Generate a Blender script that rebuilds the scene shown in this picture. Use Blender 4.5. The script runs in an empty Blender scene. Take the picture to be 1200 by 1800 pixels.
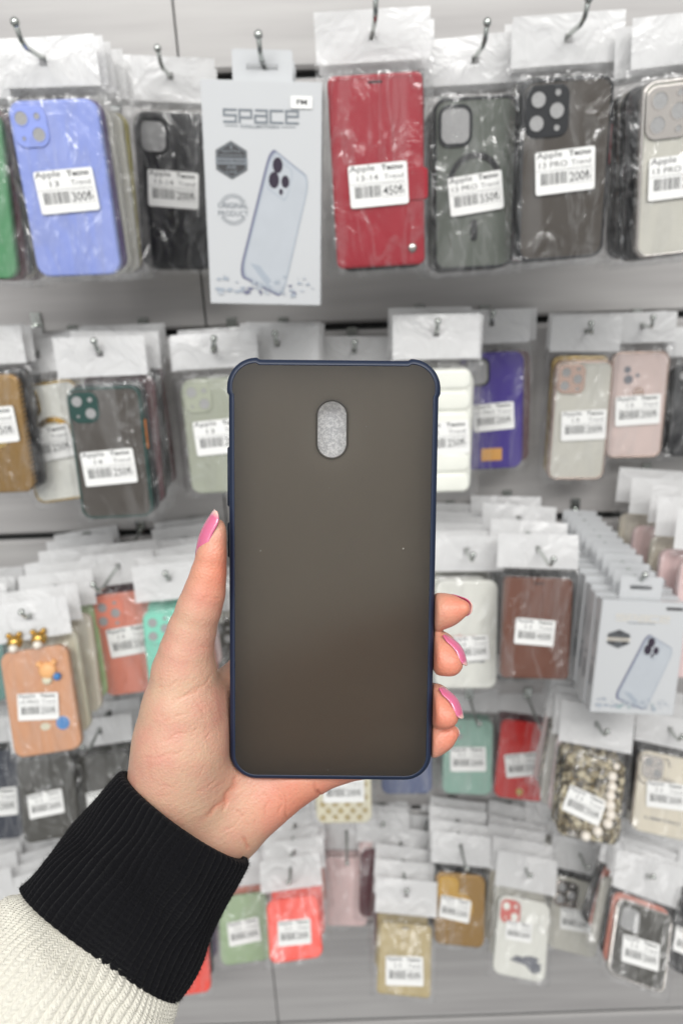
import bpy, bmesh, math, random
import numpy as np
from mathutils import Vector, Matrix

# ---------------------------------------------------------------- camera, world, lights, exposure
S = bpy.context.scene
COL = S.collection
R = math.radians
F = 1202.0                       # focal length in photo pixels (photo 1200 x 1800)
PITCH = R(21.5); ROLL = R(-2.1)
CAMZ = 1.50
CAM = Matrix.Translation((0, 0, CAMZ)) @ Matrix.Rotation(R(90) - PITCH, 4, 'X') @ Matrix.Rotation(ROLL, 4, 'Z')
cd = bpy.data.cameras.new('camera'); cam = bpy.data.objects.new('camera', cd); COL.objects.link(cam)
cam.matrix_world = CAM
cd.sensor_fit = 'VERTICAL'; cd.sensor_height = 36.0; cd.lens = 36.0 * F / 1800.0
cd.clip_start = 0.01; cd.clip_end = 50
cd.dof.use_dof = True; cd.dof.focus_distance = 0.255; cd.dof.aperture_fstop = 24.0 / 2.35
S.camera = cam
W = bpy.data.worlds.new('World'); S.world = W; W.use_nodes = True
wn = W.node_tree; bg = wn.nodes['Background']; bg.inputs[1].default_value = 1.0
# shop surroundings shaped to shade the held plate: bright behind viewer, dimmer elsewhere
_tc = wn.nodes.new('ShaderNodeTexCoord'); _dt = wn.nodes.new('ShaderNodeVectorMath'); _dt.operation = 'DOT_PRODUCT'; _dt.inputs[1].default_value = (0.0, -0.86, 0.51)
_mr = wn.nodes.new('ShaderNodeMapRange'); _mr.interpolation_type = 'SMOOTHSTEP'; _mr.inputs['From Min'].default_value = -0.2; _mr.inputs['From Max'].default_value = 1.0
_rp = wn.nodes.new('ShaderNodeValToRGB'); _rp.color_ramp.elements[0].color = (.14, .145, .155, 1); _rp.color_ramp.elements[1].color = (.72, .72, .71, 1)
wn.links.new(_tc.outputs['Generated'], _dt.inputs[0]); wn.links.new(_dt.outputs['Value'], _mr.inputs['Value']); wn.links.new(_mr.outputs[0], _rp.inputs[0]); wn.links.new(_rp.outputs[0], bg.inputs[0])

def area(name, loc, target, sx, sy, power, color=(1, 1, 1)):
    l = bpy.data.lights.new(name, 'AREA'); l.shape = 'RECTANGLE'; l.size = sx; l.size_y = sy; l.energy = power; l.color = color
    o = bpy.data.objects.new(name, l); COL.objects.link(o); o.location = loc
    o.rotation_euler = (Vector(target) - Vector(loc)).to_track_quat('-Z', 'Y').to_euler()
    return o
area('ceiling_light', (-0.6, -0.75, 2.75), (0, 0.75, 1.0), 1.5, 0.14, 6.4, (1, 0.98, 0.95))
area('ceiling_light', (0.8, -0.6, 2.75), (0, 0.75, 1.0), 1.1, 0.14, 4.8, (1, 0.98, 0.95))
area('ceiling_light', (0.1, -1.1, 2.8), (0, 0.6, 1.1), 2.6, 0.5, 33, (1, 0.99, 0.97))
area('ceiling_light', (-1.3, -1.7, 2.3), (0, 0.5, 1.0), 0.5, 1.2, 6.5, (0.95, 0.98, 1))
S.view_settings.view_transform = 'Standard'; S.view_settings.look = 'None'
S.view_settings.exposure = 0.1; S.view_settings.gamma = 1.0; S.view_settings.use_curve_mapping = False
S.render.engine = 'CYCLES'
S.cycles.use_denoising = True
S.cycles.max_bounces = 8; S.cycles.transparent_max_bounces = 40; S.cycles.diffuse_bounces = 3; S.cycles.glossy_bounces = 3
S.cycles.transmission_bounces = 4; S.cycles.caustics_reflective = False; S.cycles.caustics_refractive = False
S.cycles.sample_clamp_indirect = 6.0

rng = random.Random(7)
# ---------------------------------------------------------------- photo-point to world helpers
CR = CAM.to_3x3(); CP = CAM.translation
def ray(px, py): return CR @ Vector(((px - 600) / F, -(py - 900) / F, -1))
def at_y(px, py, Y):
    r = ray(px, py); return CP + r * (Y / r.y)
def at_d(px, py, D):             # D in metres along the lens axis
    return CP + ray(px, py) * D
def depth_of(p): return -(CR.transposed() @ (p - CP)).z

# ---------------------------------------------------------------- materials
MATS = {}
def new_mat(name):
    m = bpy.data.materials.new(name); m.use_nodes = True
    return m, m.node_tree, m.node_tree.nodes['Principled BSDF']
def node(nt, kind, **kw):
    n = nt.nodes.new(kind)
    for k, v in kw.items():
        if k in n.inputs: n.inputs[k].default_value = v
        else: setattr(n, k, v)
    return n
def lin(c):
    return tuple(((x / 255) / 12.92 if x / 255 <= 0.04045 else ((x / 255 + 0.055) / 1.055) ** 2.4) for x in c)
def pm(name, rgb, rough=0.5, metal=0.0, coat=0.0, noise=0.06, scale=60, bump=0.0, bscale=400, spec=0.5, emis=None):
    """principled with a little mottling; rgb in sRGB 0-255"""
    if name in MATS: return MATS[name]
    m, nt, b = new_mat(name); c = lin(rgb)
    tc = node(nt, 'ShaderNodeTexCoord')
    nz = node(nt, 'ShaderNodeTexNoise', Scale=scale, Detail=3.0); nt.links.new(tc.outputs['Object'], nz.inputs['Vector'])
    mx = node(nt, 'ShaderNodeMix', data_type='RGBA')
    mx.inputs[6].default_value = (*[x * (1 - noise) for x in c], 1); mx.inputs[7].default_value = (*[min(1, x * (1 + noise)) for x in c], 1)
    nt.links.new(nz.outputs[0], mx.inputs[0]); nt.links.new(mx.outputs[2], b.inputs['Base Color'])
    b.inputs['Roughness'].default_value = rough; b.inputs['Metallic'].default_value = metal
    b.inputs['Coat Weight'].default_value = coat; b.inputs['Specular IOR Level'].default_value = spec
    if bump:
        n2 = node(nt, 'ShaderNodeTexNoise', Scale=bscale, Detail=2.0); nt.links.new(tc.outputs['Object'], n2.inputs['Vector'])
        bp = node(nt, 'ShaderNodeBump', Strength=bump, Distance=0.001); nt.links.new(n2.outputs[0], bp.inputs['Height'])
        nt.links.new(bp.outputs[0], b.inputs['Normal'])
    MATS[name] = m; return m

def film_mat(name, tint=(0.97, 0.97, 0.97), gloss=0.02, haze=0.006, bs=17.0):
    """crinkly clear plastic film"""
    if name in MATS: return MATS[name]
    m, nt, b = new_mat(name); nt.nodes.remove(b); out = nt.nodes['Material Output']
    tc = node(nt, 'ShaderNodeTexCoord'); mp = node(nt, 'ShaderNodeMapping'); mp.inputs['Scale'].default_value = (1.7, .75, 1.0)
    oi = node(nt, 'ShaderNodeObjectInfo'); mad = node(nt, 'ShaderNodeVectorMath', operation='ADD')
    cx = node(nt, 'ShaderNodeCombineXYZ'); ml = node(nt, 'ShaderNodeMath', operation='MULTIPLY'); ml.inputs[1].default_value = 9.0
    nt.links.new(oi.outputs['Random'], ml.inputs[0]); nt.links.new(ml.outputs[0], cx.inputs[0]); nt.links.new(ml.outputs[0], cx.inputs[1])
    nt.links.new(tc.outputs['Object'], mad.inputs[0]); nt.links.new(cx.outputs[0], mad.inputs[1]); nt.links.new(mad.outputs[0], mp.inputs['Vector'])
    nz = node(nt, 'ShaderNodeTexNoise', Scale=bs, Detail=3.5, Distortion=1.6, Roughness=0.55); nt.links.new(mp.outputs[0], nz.inputs['Vector'])
    bp = node(nt, 'ShaderNodeBump', Strength=0.9, Distance=0.012); nt.links.new(nz.outputs[0], bp.inputs['Height'])
    tr = node(nt, 'ShaderNodeBsdfTransparent'); tr.inputs[0].default_value = (*tint, 1)
    gl = node(nt, 'ShaderNodeBsdfGlossy', Roughness=0.17); gl.inputs[0].default_value = (1, 1, 1, 1)
    nt.links.new(bp.outputs[0], gl.inputs['Normal'])
    df = node(nt, 'ShaderNodeBsdfDiffuse'); df.inputs[0].default_value = (0.85, 0.85, 0.85, 1); nt.links.new(bp.outputs[0], df.inputs['Normal'])
    fr = node(nt, 'ShaderNodeLayerWeight', Blend=0.25)
    ad = node(nt, 'ShaderNodeMath', operation='MULTIPLY_ADD'); ad.inputs[1].default_value = 0.30; ad.inputs[2].default_value = gloss
    nt.links.new(fr.outputs['Facing'], ad.inputs[0])
    # sharp folds in the film reflect more
    mp2 = node(nt, 'ShaderNodeMapping'); mp2.inputs['Scale'].default_value = (2.2, .6, 1.0); mp2.inputs['Rotation'].default_value = (0, 0, .35); nt.links.new(mad.outputs[0], mp2.inputs['Vector'])
    n2 = node(nt, 'ShaderNodeTexNoise', Scale=13.0, Detail=2.5, Distortion=1.2); nt.links.new(mp2.outputs[0], n2.inputs['Vector'])
    s2 = node(nt, 'ShaderNodeMath', operation='SUBTRACT'); s2.inputs[1].default_value = .5; nt.links.new(n2.outputs[0], s2.inputs[0])
    a2 = node(nt, 'ShaderNodeMath', operation='ABSOLUTE'); nt.links.new(s2.outputs[0], a2.inputs[0])
    r2 = node(nt, 'ShaderNodeMapRange'); r2.inputs['From Min'].default_value = 0.0; r2.inputs['From Max'].default_value = .055; r2.inputs['To Min'].default_value = .085; r2.inputs['To Max'].default_value = 0.0
    nt.links.new(a2.outputs[0], r2.inputs['Value']); ad2 = node(nt, 'ShaderNodeMath', operation='ADD'); nt.links.new(ad.outputs[0], ad2.inputs[0]); nt.links.new(r2.outputs[0], ad2.inputs[1]); ad = ad2
    # Facing is 1 at grazing angles
    m1 = node(nt, 'ShaderNodeMixShader')
    mp3 = node(nt, 'ShaderNodeMapping'); mp3.inputs['Scale'].default_value = (2.4, .5, 1.0); mp3.inputs['Rotation'].default_value = (0, 0, -.25); nt.links.new(mad.outputs[0], mp3.inputs['Vector'])
    n3 = node(nt, 'ShaderNodeTexNoise', Scale=15.0, Detail=1.5, Distortion=.6); nt.links.new(mp3.outputs[0], n3.inputs['Vector'])
    r3 = node(nt, 'ShaderNodeMapRange'); r3.inputs['From Min'].default_value = .52; r3.inputs['From Max'].default_value = .62; r3.inputs['To Min'].default_value = haze; r3.inputs['To Max'].default_value = haze + .055  # broad pale streaks of diffuse white, painted in as glare on the film
    nt.links.new(n3.outputs[0], r3.inputs['Value']); nt.links.new(r3.outputs[0], m1.inputs[0])
    nt.links.new(tr.outputs[0], m1.inputs[1]); nt.links.new(df.outputs[0], m1.inputs[2])
    m2 = node(nt, 'ShaderNodeMixShader'); nt.links.new(ad.outputs[0], m2.inputs[0])
    nt.links.new(m1.outputs[0], m2.inputs[1]); nt.links.new(gl.outputs[0], m2.inputs[2])
    nt.links.new(m2.outputs[0], out.inputs['Surface'])
    MATS[name] = m; return m

# ---------------------------------------------------------------- object helpers
def tag(o, label=None, cat=None, group=None, kind=None):
    if label: o['label'] = label
    if cat: o['category'] = cat
    if group: o['group'] = group
    if kind: o['kind'] = kind
    return o
def empty(name, mat=None, label=None, cat=None, group=None):
    o = bpy.data.objects.new(name, None); COL.objects.link(o); o.empty_display_size = 0.01
    if mat is not None: o.matrix_world = mat
    return tag(o, label, cat, group)
def link(name, me, parent=None, mats=None, loc=None, smooth=False):
    if isinstance(me, bmesh.types.BMesh):
        d = bpy.data.meshes.new(name); me.to_mesh(d); me.free(); me = d
    if mats:
        for m in (mats if isinstance(mats, (list, tuple)) else [mats]): me.materials.append(m)
    if smooth:
        for p in me.polygons: p.use_smooth = True
    o = bpy.data.objects.new(name, me); COL.objects.link(o)
    if parent is not None: o.parent = parent
    if loc is not None: o.location = loc
    return o
def mesh_from(name, V, Fc, smooth=True):
    me = bpy.data.meshes.new(name); me.from_pydata([tuple(v) for v in V], [], [tuple(int(i) for i in f) for f in Fc]); me.update()
    if smooth:
        for p in me.polygons: p.use_smooth = True
    return me
def rrect(w, h, r, n=6, bump=None):
    """rounded rectangle outline, counter-clockwise, centred"""
    pts = []
    for cx, cy, a0 in ((w/2 - r, h/2 - r, 0), (-w/2 + r, h/2 - r, 90), (-w/2 + r, -h/2 + r, 180), (w/2 - r, -h/2 + r, 270)):
        for i in range(n + 1):
            a = R(a0 + 90 * i / n); pts.append((cx + r * math.cos(a), cy + r * math.sin(a)))
    return pts
def add_loops(bm, loops, cap0=True, cap1=True, mi=0, close=True):
    rows = [[bm.verts.new(p) for p in L] for L in loops]
    n = len(rows[0])
    for a, b in zip(rows, rows[1:]):
        for i in range(n if close else n - 1):
            f = bm.faces.new((a[i], a[(i + 1) % n], b[(i + 1) % n], b[i])); f.material_index = mi; f.smooth = True
    if cap0: f = bm.faces.new(rows[0][::-1]); f.material_index = mi
    if cap1: f = bm.faces.new(rows[-1]); f.material_index = mi
    return rows
def slab(bm, w, h, t, r, cx=0, cy=0, z0=0, bev=0.6, mi=0, n=6, back_bev=0.0):
    """rounded slab from z0 to z0+t with a rounded front edge (front = +z)"""
    P = lambda e, z: [(cx + x, cy + y, z) for x, y in rrect(w - 2*e, h - 2*e, max(r - e, 0.0003), n)]
    L = [P(back_bev, z0)]
    if back_bev: L.append(P(0, z0 + back_bev))
    L.append(P(0, z0 + t - bev))
    for k in (0.35, 0.7, 1.0):
        L.append(P(bev * (1 - math.cos(k * math.pi/2)), z0 + t - bev + bev * math.sin(k * math.pi/2)))
    return add_loops(bm, L, mi=mi)
def ring(bm, outer, inner, z0, z1, mi=0):
    """flat-topped ring between two outlines with the same point count, standing from z0 to z1"""
    n = len(outer)
    A = [bm.verts.new((x, y, z0)) for x, y in outer]; B = [bm.verts.new((x, y, z1)) for x, y in outer]
    C = [bm.verts.new((x, y, z1)) for x, y in inner]; D = [bm.verts.new((x, y, z0)) for x, y in inner]
    for i in range(n):
        j = (i + 1) % n
        for q in ((A[i], A[j], B[j], B[i]), (B[i], B[j], C[j], C[i]), (C[i], C[j], D[j], D[i])):
            f = bm.faces.new(q); f.material_index = mi
def circ(cx, cy, r, n=24, ry=None):
    return [(cx + r * math.cos(2*math.pi*i/n), cy + (ry or r) * math.sin(2*math.pi*i/n)) for i in range(n)]
def quad(bm, x0, y0, x1, y1, z, mi=0):
    f = bm.faces.new([bm.verts.new(p) for p in ((x0, y0, z), (x1, y0, z), (x1, y1, z), (x0, y1, z))]); f.material_index = mi
def poly(bm, pts, z, mi=0):
    f = bm.faces.new([bm.verts.new((x, y, z)) for x, y in pts]); f.material_index = mi
def stroke(bm, pts, w, z, mi=0):
    """flat thick polyline"""
    for (x0, y0), (x1, y1) in zip(pts, pts[1:]):
        d = math.hypot(x1 - x0, y1 - y0) or 1e-9; ux, uy = (x1 - x0)/d, (y1 - y0)/d
        a = w/2; x0e, y0e, x1e, y1e = x0 - ux*a, y0 - uy*a, x1 + ux*a, y1 + uy*a
        poly(bm, [(x0e + uy*a, y0e - ux*a), (x1e + uy*a, y1e - ux*a), (x1e - uy*a, y1e + ux*a), (x0e - uy*a, y0e + ux*a)], z, mi)
        z += 1e-6
_txt = bpy.data.objects.new('txt', bpy.data.curves.new('txt', 'FONT'))
def text(bm, s, x, y, width, height, z, mi=0, bold=0.0):
    """lettering fitted into a box whose lower left corner is (x, y)"""
    c = _txt.data; c.body = s; c.resolution_u = 3; c.offset = bold
    me = bpy.data.meshes.new_from_object(_txt)
    co = np.zeros(len(me.vertices) * 3); me.vertices.foreach_get('co', co); co = co.reshape(-1, 3)
    mn, mxx = co.min(0), co.max(0); d = np.maximum(mxx - mn, 1e-6)
    vs = [bm.verts.new((x + (p[0] - mn[0]) / d[0] * width, y + (p[1] - mn[1]) / d[1] * height, z)) for p in co]
    for p in me.polygons:
        try: f = bm.faces.new([vs[i] for i in p.vertices]); f.material_index = mi
        except ValueError: pass
    bpy.data.meshes.remove(me)
def tube(bm, pts, r, n=8, mi=0, cap=True, radii=None):
    pts = [Vector(p) for p in pts]; L = []
    up = Vector((0.13, 0.2, 0.97))
    for i, p in enumerate(pts):
        t = (pts[min(i + 1, len(pts) - 1)] - pts[max(i - 1, 0)]).normalized()
        a = t.cross(up).normalized(); b = t.cross(a).normalized(); rr = radii[i] if radii else r
        L.append([p + a * rr * math.cos(2*math.pi*k/n) + b * rr * math.sin(2*math.pi*k/n) for k in range(n)])
    add_loops(bm, L, cap, cap, mi)
def ball(bm, c, r, mi=0, seg=10, sx=1, sy=1, sz=1):
    M = Matrix.Translation(c) @ Matrix.Diagonal((sx, sy, sz, 1))
    g = bmesh.ops.create_uvsphere(bm, u_segments=seg, v_segments=max(5, seg*2//3), radius=r, matrix=M)
    for v in g['verts']:
        for f in v.link_faces: f.material_index = mi; f.smooth = True
# ================================================================= the held case
Tl = at_d(400, 630, .2514); Tr = at_d(773.5, 632, .2514); Bl = at_d(402.5, 1371, .2641); Br = at_d(758.5, 1377, .2641)
up = ((Tl + Tr) / 2 - (Bl + Br) / 2); CH = up.length; up.normalize()
rt = ((Tr + Br) / 2 - (Tl + Bl) / 2); rt = (rt - up * rt.dot(up)).normalized(); nz_ = rt.cross(up)
CW = ((Tr - Tl).length + (Br - Bl).length) / 2
cc = (Tl + Tr + Bl + Br) / 4
HC = Matrix((( rt.x, up.x, nz_.x, cc.x), (rt.y, up.y, nz_.y, cc.y), (rt.z, up.z, nz_.z, cc.z), (0, 0, 0, 1)))
held = empty('phone_case', HC, 'smoky matte phone case with dark navy blue bumper, held upright in the hand', 'phone case')
T_ = 0.0092; RC = 0.0105
navy = pm('navy_rubber', (17, 31, 55), rough=0.45, noise=0.03, bump=0.05, bscale=1500)
def outline(e, z):
    """bumper outline inset by e; the two top corners carry thicker shock pads; the left edge carries buttons"""
    w, h = CW, CH; r = RC; pts = []
    def seg(a, b, n): return [(a[0] + (b[0]-a[0])*i/n, a[1] + (b[1]-a[1])*i/n) for i in range(n)]
    x, y = w/2 - e, h/2 - e; rr = max(r - e, .001)
    raw = []
    def arc(cx, cy, a0, n=14): return [(cx + rr*math.cos(R(a0 + 90*i/n)), cy + rr*math.sin(R(a0 + 90*i/n))) for i in range(n + 1)]
    raw += seg((x, -y + rr), (x, y - rr), 90)
    raw += arc(x - rr, y - rr, 0)
    raw += seg((x - rr, y), (-x + rr, y), 50)[1:]
    raw += arc(-x + rr, y - rr, 90)
    raw += seg((-x, y - rr), (-x, -y + rr), 150)[1:]
    raw += arc(-x + rr, -y + rr, 180)
    raw += seg((-x + rr, -y), (x - rr, -y), 50)[1:]
    raw += arc(x - rr, -y + rr, 270)[:-1]
    out = []
    for px, py in raw:
        dx = 0; dy = 0; padx = 0.0007
        dcy = h/2 - abs(py); dcx = w/2 - abs(px)
        if py > 0 and dcy < .0125 and dcx < .0115:
            n = Vector((px - math.copysign(x - rr, px), py - (y - rr)))
            if abs(n.x) < 1e-9 and n.y <= 0: pass
            nn = Vector((max(0, abs(px) - (x - rr)) * math.copysign(1, px), max(0, py - (y - rr))))
            if nn.length > 1e-6:
                nn.normalize(); dx, dy = nn.x * padx, nn.y * padx
        out.append((px + dx, py + dy, z))
    return out
bm = bmesh.new()
e_in = 0.0024
L = [outline(.0014, -T_), outline(.0004, -T_ + .0006), outline(0, -T_ + .002), outline(0, -.0030), outline(.0002, -.0017), outline(.0007, -.0008), outline(.0014, -.0003), outline(.0020, -.00012), outline(e_in, -.0001), outline(e_in, -.0013)]
add_loops(bm, L, cap0=False, cap1=False)
# inner wall
L = [outline(e_in, -.0013), outline(.0027, -.0016), outline(.0027, -T_ + .0004), outline(.0014, -T_)]
add_loops(bm, L, cap0=False, cap1=False)
bmesh.ops.remove_doubles(bm, verts=bm.verts, dist=1e-7); bmesh.ops.recalc_face_normals(bm, faces=bm.faces)
link('bumper', bm, held, navy)
for y0, y1 in ((CH/2 - (885 - 631)*.0002165, CH/2 - (781 - 631)*.0002165), (CH/2 - (975 - 631)*.0002165, CH/2 - (913 - 631)*.0002165)):
    bm = bmesh.new(); bmesh.ops.create_cube(bm, size=1, matrix=Matrix.Translation((-CW/2 + .0001, (y0 + y1)/2, -.0048)) @ Matrix.Diagonal((.0016, y1 - y0, .0036, 1)))
    bmesh.ops.bevel(bm, geom=bm.edges, offset=.00035, segments=3, affect='EDGES')
    link('side_button', bm, held, navy, smooth=True)
# plate with the pill-shaped camera opening
def plate_mat():
    m, nt, b = new_mat('smoky_frosted_plastic'); out = nt.nodes['Material Output']
    b.inputs['Base Color'].default_value = (*lin((42, 37, 31)), 1); b.inputs['Roughness'].default_value = 0.40
    b.inputs['Specular IOR Level'].default_value = .7; b.inputs['Coat Weight'].default_value = .25; b.inputs['Coat Roughness'].default_value = .33
    tc = node(nt, 'ShaderNodeTexCoord')
    n1 = node(nt, 'ShaderNodeTexNoise', Scale=9000.0, Detail=1.0); nt.links.new(tc.outputs['Object'], n1.inputs['Vector'])
    bp = node(nt, 'ShaderNodeBump', Strength=0.12, Distance=0.0001); nt.links.new(n1.outputs[0], bp.inputs['Height']); nt.links.new(bp.outputs[0], b.inputs['Normal'])
    tr = node(nt, 'ShaderNodeBsdfTranslucent'); tr.inputs[0].default_value = (.53, .475, .395, 1)
    mx = node(nt, 'ShaderNodeMixShader'); mx.inputs[0].default_value = 0.42
    nt.links.new(tr.outputs[0], mx.inputs[1]); nt.links.new(b.outputs[0], mx.inputs[2])
    # pale dust specks
    vo = node(nt, 'ShaderNodeTexVoronoi', voronoi_dimensions='2D'); vo.inputs['Scale'].default_value = 75.0; nt.links.new(tc.outputs['Object'], vo.inputs['Vector'])
    lt = node(nt, 'ShaderNodeMath', operation='LESS_THAN'); nt.links.new(vo.outputs['Distance'], lt.inputs[0]); _s = node(nt, 'ShaderNodeSeparateColor'); nt.links.new(vo.outputs['Color'], _s.inputs[0]); _m = node(nt, 'ShaderNodeMapRange'); _m.inputs['From Min'].default_value = .72; _m.inputs['From Max'].default_value = 1.0; _m.inputs['To Min'].default_value = 0.0; _m.inputs['To Max'].default_value = .02; nt.links.new(_s.outputs[0], _m.inputs['Value']); nt.links.new(_m.outputs[0], lt.inputs[1])
    df = node(nt, 'ShaderNodeBsdfDiffuse'); df.inputs[0].default_value = (.5, .48, .44, 1)
    sc = node(nt, 'ShaderNodeMath', operation='MULTIPLY'); sc.inputs[1].default_value = 0.65; nt.links.new(lt.outputs[0], sc.inputs[0])
    m2 = node(nt, 'ShaderNodeMixShader'); nt.links.new(sc.outputs[0], m2.inputs[0]); nt.links.new(mx.outputs[0], m2.inputs[1]); nt.links.new(df.outputs[0], m2.inputs[2])
    nt.links.new(m2.outputs[0], out.inputs['Surface'])
    return m
pmat = plate_mat()
inner_mat, _nt, _b = new_mat('plate_inner_face'); _nt.nodes.remove(_b); _t = node(_nt, 'ShaderNodeBsdfTransparent'); _nt.links.new(_t.outputs[0], _nt.nodes['Material Output'].inputs['Surface'])
hx, hy = (583.5 - 586) * .00021, CH/2 - (752 - 631) * .0002125
hw, hh = .0107, .0208
def pill(w, h, z, N=96):
    pts = []
    r = w/2
    for i in range(N):
        a = 2*math.pi*(i + .5)/N; s = math.sin(a)
        pts.append((hx + r*math.cos(a), hy + r*s + math.copysign(h/2 - r, s), z))
    return pts
bm = bmesh.new()
O = outline(e_in + .00003, -.0002); Pi = pill(hw + .0012, hh + .0012, -.0002)
vo_ = [bm.verts.new(p) for p in O]; vi = [bm.verts.new(p) for p in Pi]
eds = [bm.edges.new((a, b)) for a, b in zip(vo_, vo_[1:] + vo_[:1])] + [bm.edges.new((a, b)) for a, b in zip(vi, vi[1:] + vi[:1])]
bmesh.ops.triangle_fill(bm, use_beauty=True, use_dissolve=False, edges=eds)
g = bmesh.ops.extrude_face_region(bm, geom=list(bm.faces))
bmesh.ops.translate(bm, vec=(0, 0, -.0009), verts=[v for v in g['geom'] if isinstance(v, bmesh.types.BMVert)])
bmesh.ops.recalc_face_normals(bm, faces=bm.faces)
for f in bm.faces:
    if f.normal.z < -.5: f.material_index = 1
link('back_plate', bm, held, [pmat, inner_mat])
bm = bmesh.new()
add_loops(bm, [pill(hw + .0012, hh + .0012, -.0011), pill(hw + .0012, hh + .0012, .0000), pill(hw + .0009, hh + .0009, .00022), pill(hw + .0003, hh + .0003, .00012), pill(hw, hh, -.0004), pill(hw - .0001, hh - .0001, -.0016)], cap0=False, cap1=False)
bmesh.ops.recalc_face_normals(bm, faces=bm.faces)
link('camera_opening_rim', bm, held, pm('smoky_rim', (52, 48, 43), rough=.35))
# foam insert behind the plate, bubbly surface
def foam_mat():
    m, nt, b = new_mat('foam_insert'); tc = node(nt, 'ShaderNodeTexCoord')
    n1 = node(nt, 'ShaderNodeTexNoise', Scale=900.0, Detail=3.0, Roughness=.7); nt.links.new(tc.outputs['Object'], n1.inputs['Vector'])
    rp = node(nt, 'ShaderNodeValToRGB'); rp.color_ramp.elements[0].position = .42; rp.color_ramp.elements[0].color = (.62, .63, .65, 1)
    rp.color_ramp.elements[1].position = .62; rp.color_ramp.elements[1].color = (.95, .96, .97, 1); nt.links.new(n1.outputs[0], rp.inputs[0])
    nt.links.new(rp.outputs[0], b.inputs['Base Color']); b.inputs['Roughness'].default_value = .3
    tl = node(nt, 'ShaderNodeBsdfTranslucent'); nt.links.new(rp.outputs[0], tl.inputs[0]); mx = node(nt, 'ShaderNodeMixShader'); mx.inputs[0].default_value = .68
    nt.links.new(b.outputs[0], mx.inputs[1]); nt.links.new(tl.outputs[0], mx.inputs[2]); nt.links.new(mx.outputs[0], nt.nodes['Material Output'].inputs['Surface'])
    bp = node(nt, 'ShaderNodeBump', Strength=.8, Distance=.0006); nt.links.new(n1.outputs[0], bp.inputs['Height']); nt.links.new(bp.outputs[0], b.inputs['Normal'])
    return m
bm = bmesh.new(); w, h = CW - .0056, CH - .0056
P = lambda e, z: [(x, y, z) for x, y in rrect(w - 2*e, h - 2*e, max(RC - .002 - e, .001), 8)]
add_loops(bm, [P(0, -.0080), P(.0002, -.0068), P(.001, -.0062)], cap0=False, cap1=True)
link('foam_insert', bm, held, foam_mat())

# ================================================================= the hand (signed distance field, millimetres in lens axes)
def P3(px, py, D): return np.array(((px - 600) * D / F, -(py - 900) * D / F, -D))
def smin(a, b, k):
    h = np.clip(.5 + .5*(b - a)/k, 0, 1); return b*(1 - h) + a*h - k*h*(1 - h)
def cone(P, a, b, ra, rb):
    ba = b - a; t = np.clip(((P - a) @ ba) / (ba @ ba), 0, 1)
    t = t  # radius eased along the bone
    return np.linalg.norm(P - (a + t[..., None]*ba), axis=-1) - (ra + (rb - ra)*t)
def chain(P, pts, k=3.0):
    d = None
    for (a, ra), (b, rb) in zip(pts, pts[1:]):
        c = cone(P, a, b, ra, rb); d = c if d is None else smin(d, c, k)
    return d
def ell(P, c, r, ax=None):
    q = (P - c) if ax is None else (P - c) @ np.array(ax).T
    q = q / np.array(r); n = np.linalg.norm(q, axis=-1); return (n - 1) * min(r)
CAMI = CAM.inverted()
HCm = (CAMI @ HC)                # case matrix in lens axes (metres)
Hr = np.array(HCm.to_3x3()); Hc = np.array(HCm.translation) * 1000
def case_sdf(P, g=0.0):
    q = (P - Hc) @ Hr            # local coordinates (mm)
    hz = T_*1000/2
    q = q + np.array((0, 0, hz)); a = np.abs(q) - np.array((CW*500 - 10.5 + g, CH*500 - 10.5 + g, 0))
    d2 = np.linalg.norm(np.maximum(a[..., :2], 0), axis=-1) + np.minimum(np.maximum(a[..., 0], a[..., 1]), 0) - 10.5
    az = -q[..., 2] - hz - g      # the room in front of the back face is kept free as well
    r = 1.2
    return np.minimum(np.maximum(d2 + r, az + r), 0) + np.linalg.norm(np.stack((np.maximum(d2 + r, 0), np.maximum(az + r, 0)), -1), axis=-1) - r
THUMB = [(P3(380, 930, 254), 4.0), (P3(379, 945, 254), 4.7), (P3(374, 975, 254), 5.7), (P3(367.5, 1010, 255), 6.6), (P3(360.5, 1040, 256), 7.5), (P3(350, 1070, 257), 8.1), (P3(337, 1110, 259), 8.9), (P3(328, 1145, 260), 9.9), (P3(324, 1180, 262), 12.0), (P3(323, 1240, 264), 15.2), (P3(322, 1300, 266), 17.5), (P3(308, 1370, 271), 18.0)]
FING = dict(
 index=[(P3(470, 1165, 282), 11.0), (P3(620, 1105, 277), 8.6), (P3(725, 1080, 271), 7.4), (P3(768, 1075, 263), 6.7), (P3(790, 1072, 260), 5.4), (P3(813, 1069, 258), 3.0)],
 middle=[(P3(480, 1215, 284), 11.0), (P3(640, 1165, 280), 8.8), (P3(740, 1140, 270), 7.8), (P3(768, 1146, 265), 7.7), (P3(780, 1157, 260), 6.2), (P3(792, 1167, 257), 4.4)],
 ring=[(P3(500, 1275, 283), 11.0), (P3(640, 1245, 280), 8.6), (P3(735, 1232, 271), 7.8), (P3(761, 1239, 266), 7.7), (P3(773, 1250, 261), 6.1), (P3(785, 1259, 258), 4.3)],
 pinky=[(P3(525, 1352, 279), 11.0), (P3(640, 1330, 277), 7.8), (P3(720, 1316, 271), 6.9), (P3(762, 1301, 268), 5.7), (P3(780, 1294, 266), 4.4), (P3(793, 1287, 265), 2.8)])
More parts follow.
